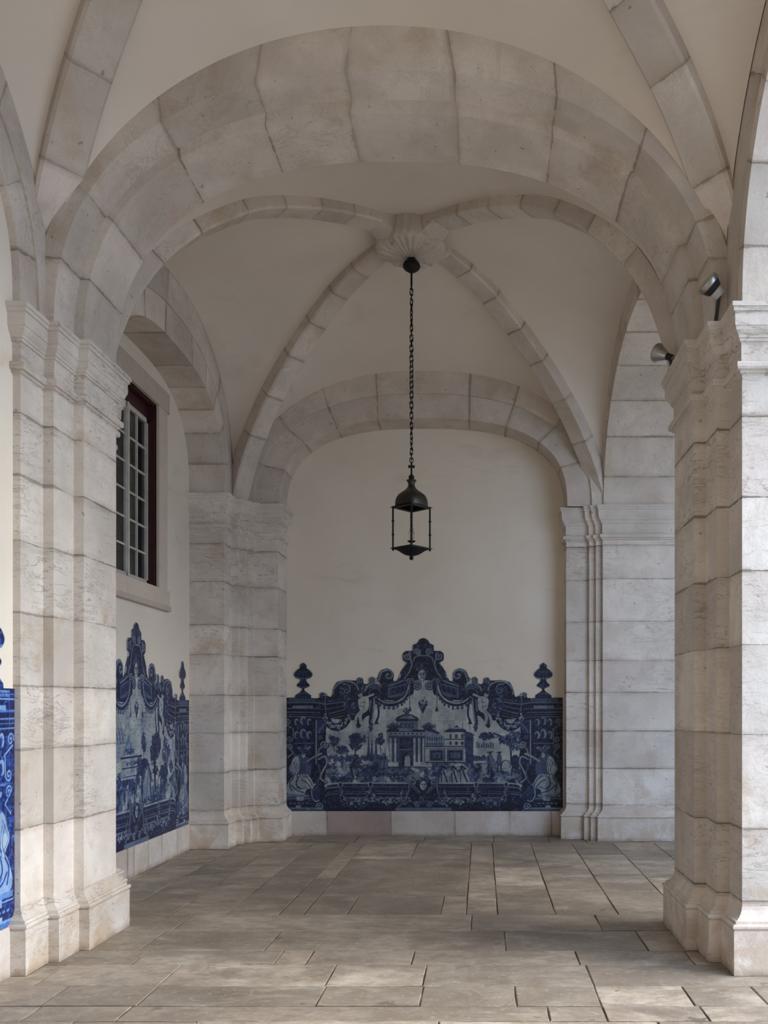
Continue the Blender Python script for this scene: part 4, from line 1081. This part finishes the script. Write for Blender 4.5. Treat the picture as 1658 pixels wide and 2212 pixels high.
        for yy, v, w in ((1692, .80, 3.0), (1700, .55, 3.4), (1705, .05, 2.0), (1710, .42, 2.4), (1714.5, .66, 1.6), (1719, .08, 1.6)):
            c.stroke(G([(704, yy + 8), (728, yy), (914, yy)]), w, v)
        for k in range(44): c.ell(g(731 + k * 4.0), 1700, 1.3, 1.8, .14)
        c.rect(g(735), 1722, g(914), 1732, .66)
        for k in range(9): leaves(c, g(742 + k * 18), 1727, 7, 3, 14, .08, .5, 1.8, 400 + k)
        c.rect(g(703), 1738, g(914), 1752.5, .05); c.rect(g(718), 1741, g(850), 1743, .28)
        garland(c, g, arc(768, 1700, 32, 38, 175, 5, 10), 9, 31); garland(c, g, arc(836, 1704, 32, 30, 170, 5, 10), 8, 32)
        for x in (800, 735): c.ell(g(x), 1696, 5, 6, .12); c.stroke(G(arc(x, 1695, 4.5, 5.5, 0, 330)), 2, .76); c.ell(g(x), 1706, 4, 7, .45)
        # garland wreath under the corner
        garland(c, g, arc(727, 1533, 27, 38, 170, 5, 10), 13, 33); leaves(c, g(752), 1520, 10, 18, 90, .05, .7, 2.4, 34)
        c.stroke(G([(704, 1498), (702, 1518), (704, 1536)]), 2.2, .6)
        scroll(c, f, 696, 1501, 5, 90, 1.2, 2)
        # upper scroll work
        c.poly(G([(716, 1503), (720, 1486), (727, 1474), (747, 1469), (786, 1470), (800, 1480), (796, 1506), (744, 1508)]), .10)
        leaves(c, g(746), 1494, 14, 12, 60, .05, .7, 2.6, 35)
        scroll(c, f, 747, 1491, 14, 250, .8, 3.2, [(720, 1500), (724, 1482), (738, 1475)])
        c.stroke(G([(722, 1488), (734, 1474), (752, 1472), (768, 1478), (774, 1490)]), 3.6, .70); c.stroke(G([(722, 1492), (734, 1478), (752, 1476), (766, 1482)]), 1.0, .05)
        scroll(c, f, 778, 1471, 7, 120, 1.4, 2.6)
        leaves(c, g(788), 1486, 10, 12, 70, .05, .6, 2.4, 36)
        c.poly(G([(786, 1480), (802, 1474), (822, 1478), (836, 1500), (830, 1518), (800, 1512), (786, 1500)]), .08)
        for k in range(9): c.stroke(G([(790 + k * 4.2, 1481 - 3 * math.sin(k * .4)), (791 + k * 3.4, 1489 - 3 * math.sin(k * .4))]), 1.6, .62)
        c.stroke(G(arc(808, 1496, 20, 20, 190, 350)), 2.4, .74); c.stroke(G(arc(810, 1500, 13, 13, 180, 350)), 2.0, .5)
        c.stroke(G([(828, 1478), (835, 1492), (831, 1512)]), 4, .66); c.stroke(G([(828, 1478), (835, 1492), (831, 1512)]), 1, .08)
        scroll(c, f, 804, 1469, 6, 60, 1.3, 2.2)
        # big volute on the pediment shoulder
        c.poly(G([(814, 1466), (820, 1452), (836, 1444), (850, 1452), (851, 1470), (845, 1478), (822, 1478)]), .08)
        scroll(c, f, 839, 1459, 12, 250, 1.05, 4.4, [(818, 1470), (824, 1452)])
        # raking moulding and hung cloth
        c.poly(G([(822, 1480), (850, 1470), (868, 1462), (884, 1462), (896, 1480), (892, 1500), (862, 1514), (832, 1512)]), .10)
        c.stroke(G([(838, 1482), (862, 1474), (886, 1462)]), 2.6, .70); c.stroke(G([(838, 1478), (862, 1469), (880, 1460)]), 1.2, .55)
        c.poly(G([(838, 1486), (884, 1474), (886, 1490), (866, 1504), (838, 1508)]), .45)
        for k in range(8): c.poly(G([(842 + k * 5.4, 1488 - k * 1.4), (846 + k * 5.4, 1487 - k * 1.4), (848 + k * 5, 1502 - k * 1.6), (840 + k * 5, 1503 - k * 1.6)]), .06 if k % 2 else .3)
        sw = [(812, 1506), (830, 1517), (850, 1518), (868, 1510), (878, 1498), (883, 1480)]
        c.stroke(G(sw), 6.6, .06); c.stroke(G(sw), 3.8, .74); c.stroke(G([(x + 1, y + 5) for x, y in sw[:5]]), 4.4, .12)
        for k in range(9):
            q = k / 8; i = min(int(q * 4), 3); ff = q * 4 - i; x = sw[i][0] * (1 - ff) + sw[i + 1][0] * ff; y = sw[i][1] * (1 - ff) + sw[i + 1][1] * ff
            c.ell(g(x), y + 11, 2.4, 4.2, .10); c.ell(g(x), y + 10, 1.1, 2.2, .6)
        c.stroke(G([(885, 1476), (884, 1500), (885, 1526)]), 1.8, .5); c.poly(G([(885, 1524), (889, 1537), (881, 1537)]), .10)
        c.stroke(G([(806, 1508), (803, 1535), (800, 1562)]), 8, .08); c.stroke(G([(808, 1508), (806, 1535), (802, 1562)]), 3, .62); c.stroke(G([(814, 1508), (818, 1540), (813, 1560)]), 4, .12); c.poly(G([(813, 1552), (818, 1564), (808, 1564)]), .08); leaves(c, g(801), 1570, 4, 10, 26, .05, .4, 2, 44)
        # child figure beside the cloth
        c.blob(G([(770, 1508), (796, 1500), (800, 1512), (796, 1540), (784, 1556), (778, 1570), (770, 1570), (768, 1545), (774, 1530)]), .06)
        c.blob(G([(774, 1510), (790, 1504), (797, 1512), (795, 1532), (784, 1540), (776, 1530)]), .82); c.stroke(G([(788, 1532), (778, 1545), (780, 1562)]), 7, .78); c.stroke(G([(780, 1536), (770, 1548), (768, 1562)]), 6, .74)
        c.stroke(G([(792, 1506), (806, 1500)]), 4.4, .78); c.ell(g(777), 1499, 6.5, 6.5, .08); c.ell(g(778), 1501, 5, 5.2, .80); leaves(c, g(775), 1496, 6, 4, 24, .05, .4, 1.8, 45)
        c.stroke(G([(780, 1518), (790, 1516)]), 1, .35); c.stroke(G([(776, 1524), (788, 1528)]), 1.1, .3); c.stroke(G([(787, 1508), (786, 1530)]), .9, .4)
        c.poly(G([(752, 1512), (772, 1512), (774, 1536), (762, 1548), (754, 1534)]), .16); leaves(c, g(762), 1530, 9, 16, 60, .05, .7, 2.2, 46)
        # cartouche shoulders
        c.poly(G([(864, 1470), (868, 1450), (880, 1432), (870, 1426), (870, 1412), (878, 1406), (891, 1406), (892, 1393), (905, 1382), (914, 1378), (914, 1470)]), .07)
        leaves(c, g(872), 1452, 7, 14, 50, .04, .45, 2.4, 47)
        scroll(c, f, 879, 1418, 9, 300, 1.3, 3.4, [(874, 1466), (884, 1452), (890, 1436)])
        scroll(c, f, 902, 1409, 8, 160, 1.5, 3.2)
        c.stroke(G([(892, 1404), (896, 1394), (906, 1384)]), 2.6, .4); leaves(c, g(900), 1394, 9, 8, 50, .04, .55, 2.2, 48)
        c.stroke(G([(893, 1428), (896, 1420), (906, 1416), (914, 1417)]), 3, .62)
        scroll(c, f, 900, 1482, 9, 250, 1.5, 3.2, [(876, 1470), (890, 1466)])
        scroll(c, f, 884, 1470, 6, 60, 1.2, 2.6)
        # urn
        urn = [(636, 1506), (638, 1500), (649, 1494), (652, 1488), (642, 1483), (641, 1478), (647, 1473), (649, 1467), (637, 1464), (635, 1456), (641, 1448), (648, 1443), (648, 1437), (655, 1432)]
        full_u = urn + [(1310 - x, y) for x, y in urn[::-1]]
        c.poly(G(full_u), .10)
        for k in range(5): c.stroke(G([(646 + k * 4.2, 1472 - (k % 2)), (643 + k * 6, 1462), (648 + k * 3.6, 1449)]), 1.1, .42)
        c.stroke(G([(638, 1463), (655, 1466), (672, 1463)]), 1.6, .62); c.stroke(G([(641, 1450), (655, 1452), (669, 1450)]), 1.2, .5); c.stroke(G([(643, 1483), (655, 1485), (667, 1483)]), 1.3, .55)
        c.stroke(G([(641, 1500), (655, 1497), (669, 1500)]), 1.5, .6); c.rect(g(637), 1503, g(673), 1506, .3); c.ell(g(652), 1438, 2, 3, .45)
    # middle of the frame
    mask_face(c, 911, 1458, 1.15)
    c.stroke([(897, 1436), (904, 1430), (911, 1436), (918, 1430), (926, 1436)], 3, .3); leaves(c, 911, 1440, 11, 6, 40, .05, .5, 2, 51)
    leaves(c, 913, 1520, 8, 13, 60, .04, .5, 2.6, 52)
    for k in range(8): c.ell(913 + 5 * math.cos(k * .785), 1514 + 5 * math.sin(k * .785), 2.6, 1.7, .78, 1, k * .785)
    c.ell(913, 1514, 2, 2, .06); c.poly([(908, 1530), (918, 1530), (913, 1543)], .12)
    c.ell(914, 1712, 30, 30, .06)
    for f in (1, -1):
        g = (lambda x: x) if f > 0 else (lambda x: 1828 - x)
        c.stroke([(g(904), 1712), (g(892), 1698), (g(884), 1690)], 8, .52); 
        for k in range(5): c.stroke([(g(906), 1716 + k), (g(890 - k * 1.5), 1694 + k * 6)], 1.2, .08)
        scroll(c, f, 892, 1692, 9, 200, .7, 3.4, [(862, 1742), (876, 1728), (884, 1704)]); scroll(c, f, 872, 1732, 7, 0, 1.3, 2.6); scroll(c, f, 900, 1738, 7, 200, 1.4, 2.6)
    mask_face(c, 914, 1696, .95); leaves(c, 914, 1728, 12, 10, 50, .05, .6, 2.4, 53)
    c.rect(854, 1744, 975, 1752.5, .55)
    # small brush curls over the dark ornament
    rq = np.random.RandomState(seed + 77)
    for _ in range(1500):
        x = 615 + rq.rand() * 598; y = 1385 + rq.rand() * 364
        j, i = int((y - c.y0) * c.S), int((x - c.x0) * c.S)
        if not c.mask[j, i] or c.a[j, i] > .34: continue
        q = rq.rand() * 360; rad = 1.6 + rq.rand() * 3.2
        c.stroke(arc(x, y, rad, rad * (.6 + .5 * rq.rand()), q, q + 120 + 140 * rq.rand(), 9), .8 + rq.rand() * .7, .30 + .42 * rq.rand(), .75)
    for _ in range(900):
        x = 615 + rq.rand() * 598; y = 1500 + rq.rand() * 250
        j, i = int((y - c.y0) * c.S), int((x - c.x0) * c.S)
        if not c.mask[j, i] or c.a[j, i] < .6: continue
        if 700 < x < 1128 and y < 1640 and scene == 0: continue
        c.stroke([(x - 2 - 3 * rq.rand(), y), (x + 2 + 3 * rq.rand(), y + rq.randn())], .7, .30, .7)
    # general brushwork, tile-to-tile tone, joints
    c.a += (B - .5) * .16; c.a = np.clip(c.a, 0, .92)
    T = 24.6; ti = np.floor((c.X - 613) / T).astype(int); tj = np.floor((c.Y - 1507) / T).astype(int) + 20
    tr = np.random.RandomState(seed + 5).rand(60, 60); tone = tr[tj, ti]
    c.a = np.clip(c.a * (.90 + .16 * tone), 0, 1)
    gx = np.abs((c.X - 613) / T - np.round((c.X - 613) / T)) * T; gy = np.abs((c.Y - 1507) / T - np.round((c.Y - 1507) / T)) * T
    gl = (np.minimum(gx, gy) < .42) & (c.noise(20, 2, seed + 6) > .40)
    c.a = np.where(gl, c.a * .6 + .22, c.a)
    stops = np.array([0, .12, .35, .6, .85, 1.0])
    cr = np.array([[.003, .004, .013], [.006, .008, .030], [.019, .033, .092], [.095, .135, .195], [.35, .38, .355], [.52, .53, .46]])
    if scene: cr = np.array([[.004, .005, .022], [.006, .010, .048], [.022, .045, .135], [.11, .165, .26], [.36, .40, .39], [.54, .56, .50]])  # side wall panel: bluish daylight put into the paint colours
    if seed == 12: cr = np.array([[.005, .008, .055], [.007, .018, .12], [.02, .08, .34], [.12, .26, .52], [.42, .52, .60], [.60, .66, .68]])  # near left panel: bright blue skylight painted into its glaze colours
    rgb = np.stack([np.interp(c.a, stops, cr[:, k]) for k in range(3)], -1)
    rgb *= (.85 + .25 * np.random.RandomState(seed + 9).rand(60, 60)[tj, ti])[..., None]
    return c, rgb

def tile_material():
    k = N('glazed_blue_and_white_tile')
    a = k.n('ShaderNodeAttribute', attribute_name='paint')
    geo = k.n('ShaderNodeTexCoord').outputs['Object']
    c = k.mix(k.ramp(k.noise(geo, 40, 4, .6), .4, .7, 0, .12), a.outputs['Color'], col(.20, .22, .26))
    k.l(c, k.b.inputs['Base Color']); k.b.inputs['Roughness'].default_value = .38; k.b.inputs['Specular IOR Level'].default_value = .3
    bp = k.n('ShaderNodeBump'); bp.inputs['Strength'].default_value = .2; bp.inputs['Distance'].default_value = .004
    k.l(k.noise(geo, 8, 3, .5), bp.inputs['Height']); k.l(bp.outputs[0], k.b.inputs['Normal'])
    return k.m
M['tile'] = tile_material()

def panel_mesh(name, seed, scene):
    c, rgb = paint(seed, scene); h, w = c.a.shape
    q = c.mask[:-1, :-1] & c.mask[1:, :-1] & c.mask[:-1, 1:] & c.mask[1:, 1:]
    used = np.zeros((h, w), bool)
    used[:-1, :-1] |= q; used[1:, :-1] |= q; used[:-1, 1:] |= q; used[1:, 1:] |= q
    idx = -np.ones((h, w), int); idx[used] = np.arange(used.sum()); nv = int(used.sum())
    X = (c.X[used] - 914) * U; Zc = (1752 - c.Y[used]) * U
    v = np.stack([X, np.zeros_like(X), Zc], 1)
    f = np.stack([idx[1:, :-1][q], idx[1:, 1:][q], idx[:-1, 1:][q], idx[:-1, :-1][q]], 1)
    # skirt round the edge gives the tiles their thickness
    e = np.concatenate([f[:, [0, 1]], f[:, [1, 2]], f[:, [2, 3]], f[:, [3, 0]]])
    key = e[:, 0].astype(np.int64) * nv + e[:, 1]; rev = e[:, 1].astype(np.int64) * nv + e[:, 0]
    be = e[~np.isin(key, rev)]
    bv = np.unique(be); mp_ = {int(b): nv + i for i, b in enumerate(bv)}
    v2 = v[bv].copy(); v2[:, 1] = .012
    sk = np.array([[a, mp_[int(a)], mp_[int(b)], b] for a, b in be])
    V = np.concatenate([v, v2]); F = np.concatenate([f, sk])
    me = bpy.data.meshes.new(name); me.vertices.add(len(V)); me.vertices.foreach_set('co', V.astype(np.float32).ravel())
    me.loops.add(F.size); me.loops.foreach_set('vertex_index', F.astype(np.int32).ravel())
    me.polygons.add(len(F)); me.polygons.foreach_set('loop_start', np.arange(0, F.size, 4, dtype=np.int32))
    me.polygons.foreach_set('loop_total', np.full(len(F), 4, np.int32)); me.update(calc_edges=True)
    cols = np.ones((len(V), 4), np.float32); cols[:nv, :3] = rgb[used]; cols[nv:, :3] = (.35, .33, .3)
    at = me.color_attributes.new('paint', 'FLOAT_COLOR', 'POINT'); at.data.foreach_set('color', cols.ravel())
    me.materials.append(M['tile']); return me

pm = panel_mesh('tile_panel', 3, 0)
o = bpy.data.objects.new('tile_panel', pm); sc.collection.objects.link(o); o.location = W(914 - 1040, 1.0, 52) + Vector((0, -.012, 0))
tag(o, 'large blue and white painted tile panel with gate and pavilions on the end wall', 'tile panel')
pm2 = panel_mesh('tile_panel', 8, 1)
o = bpy.data.objects.new('tile_panel', pm2); sc.collection.objects.link(o); o.location = W(-573, .7665, 49) + Vector((.012, 0, 0))
o.rotation_euler = (0, 0, math.radians(90)); o.scale = (.822, 1, .985)
tag(o, 'blue and white tile panel with a wooded park scene below the barred window', 'tile panel')
pm3 = panel_mesh('tile_panel', 12, 1)
o = bpy.data.objects.new('tile_panel', pm3); sc.collection.objects.link(o); o.location = W(-489, .3425, 51) + Vector((.012, 0, 0))
o.rotation_euler = (0, 0, math.radians(90)); o.scale = (.84, 1, 1)
tag(o, 'tile panel at the left edge with bright daylight blue painted in, in front of the near left pier', 'tile panel')
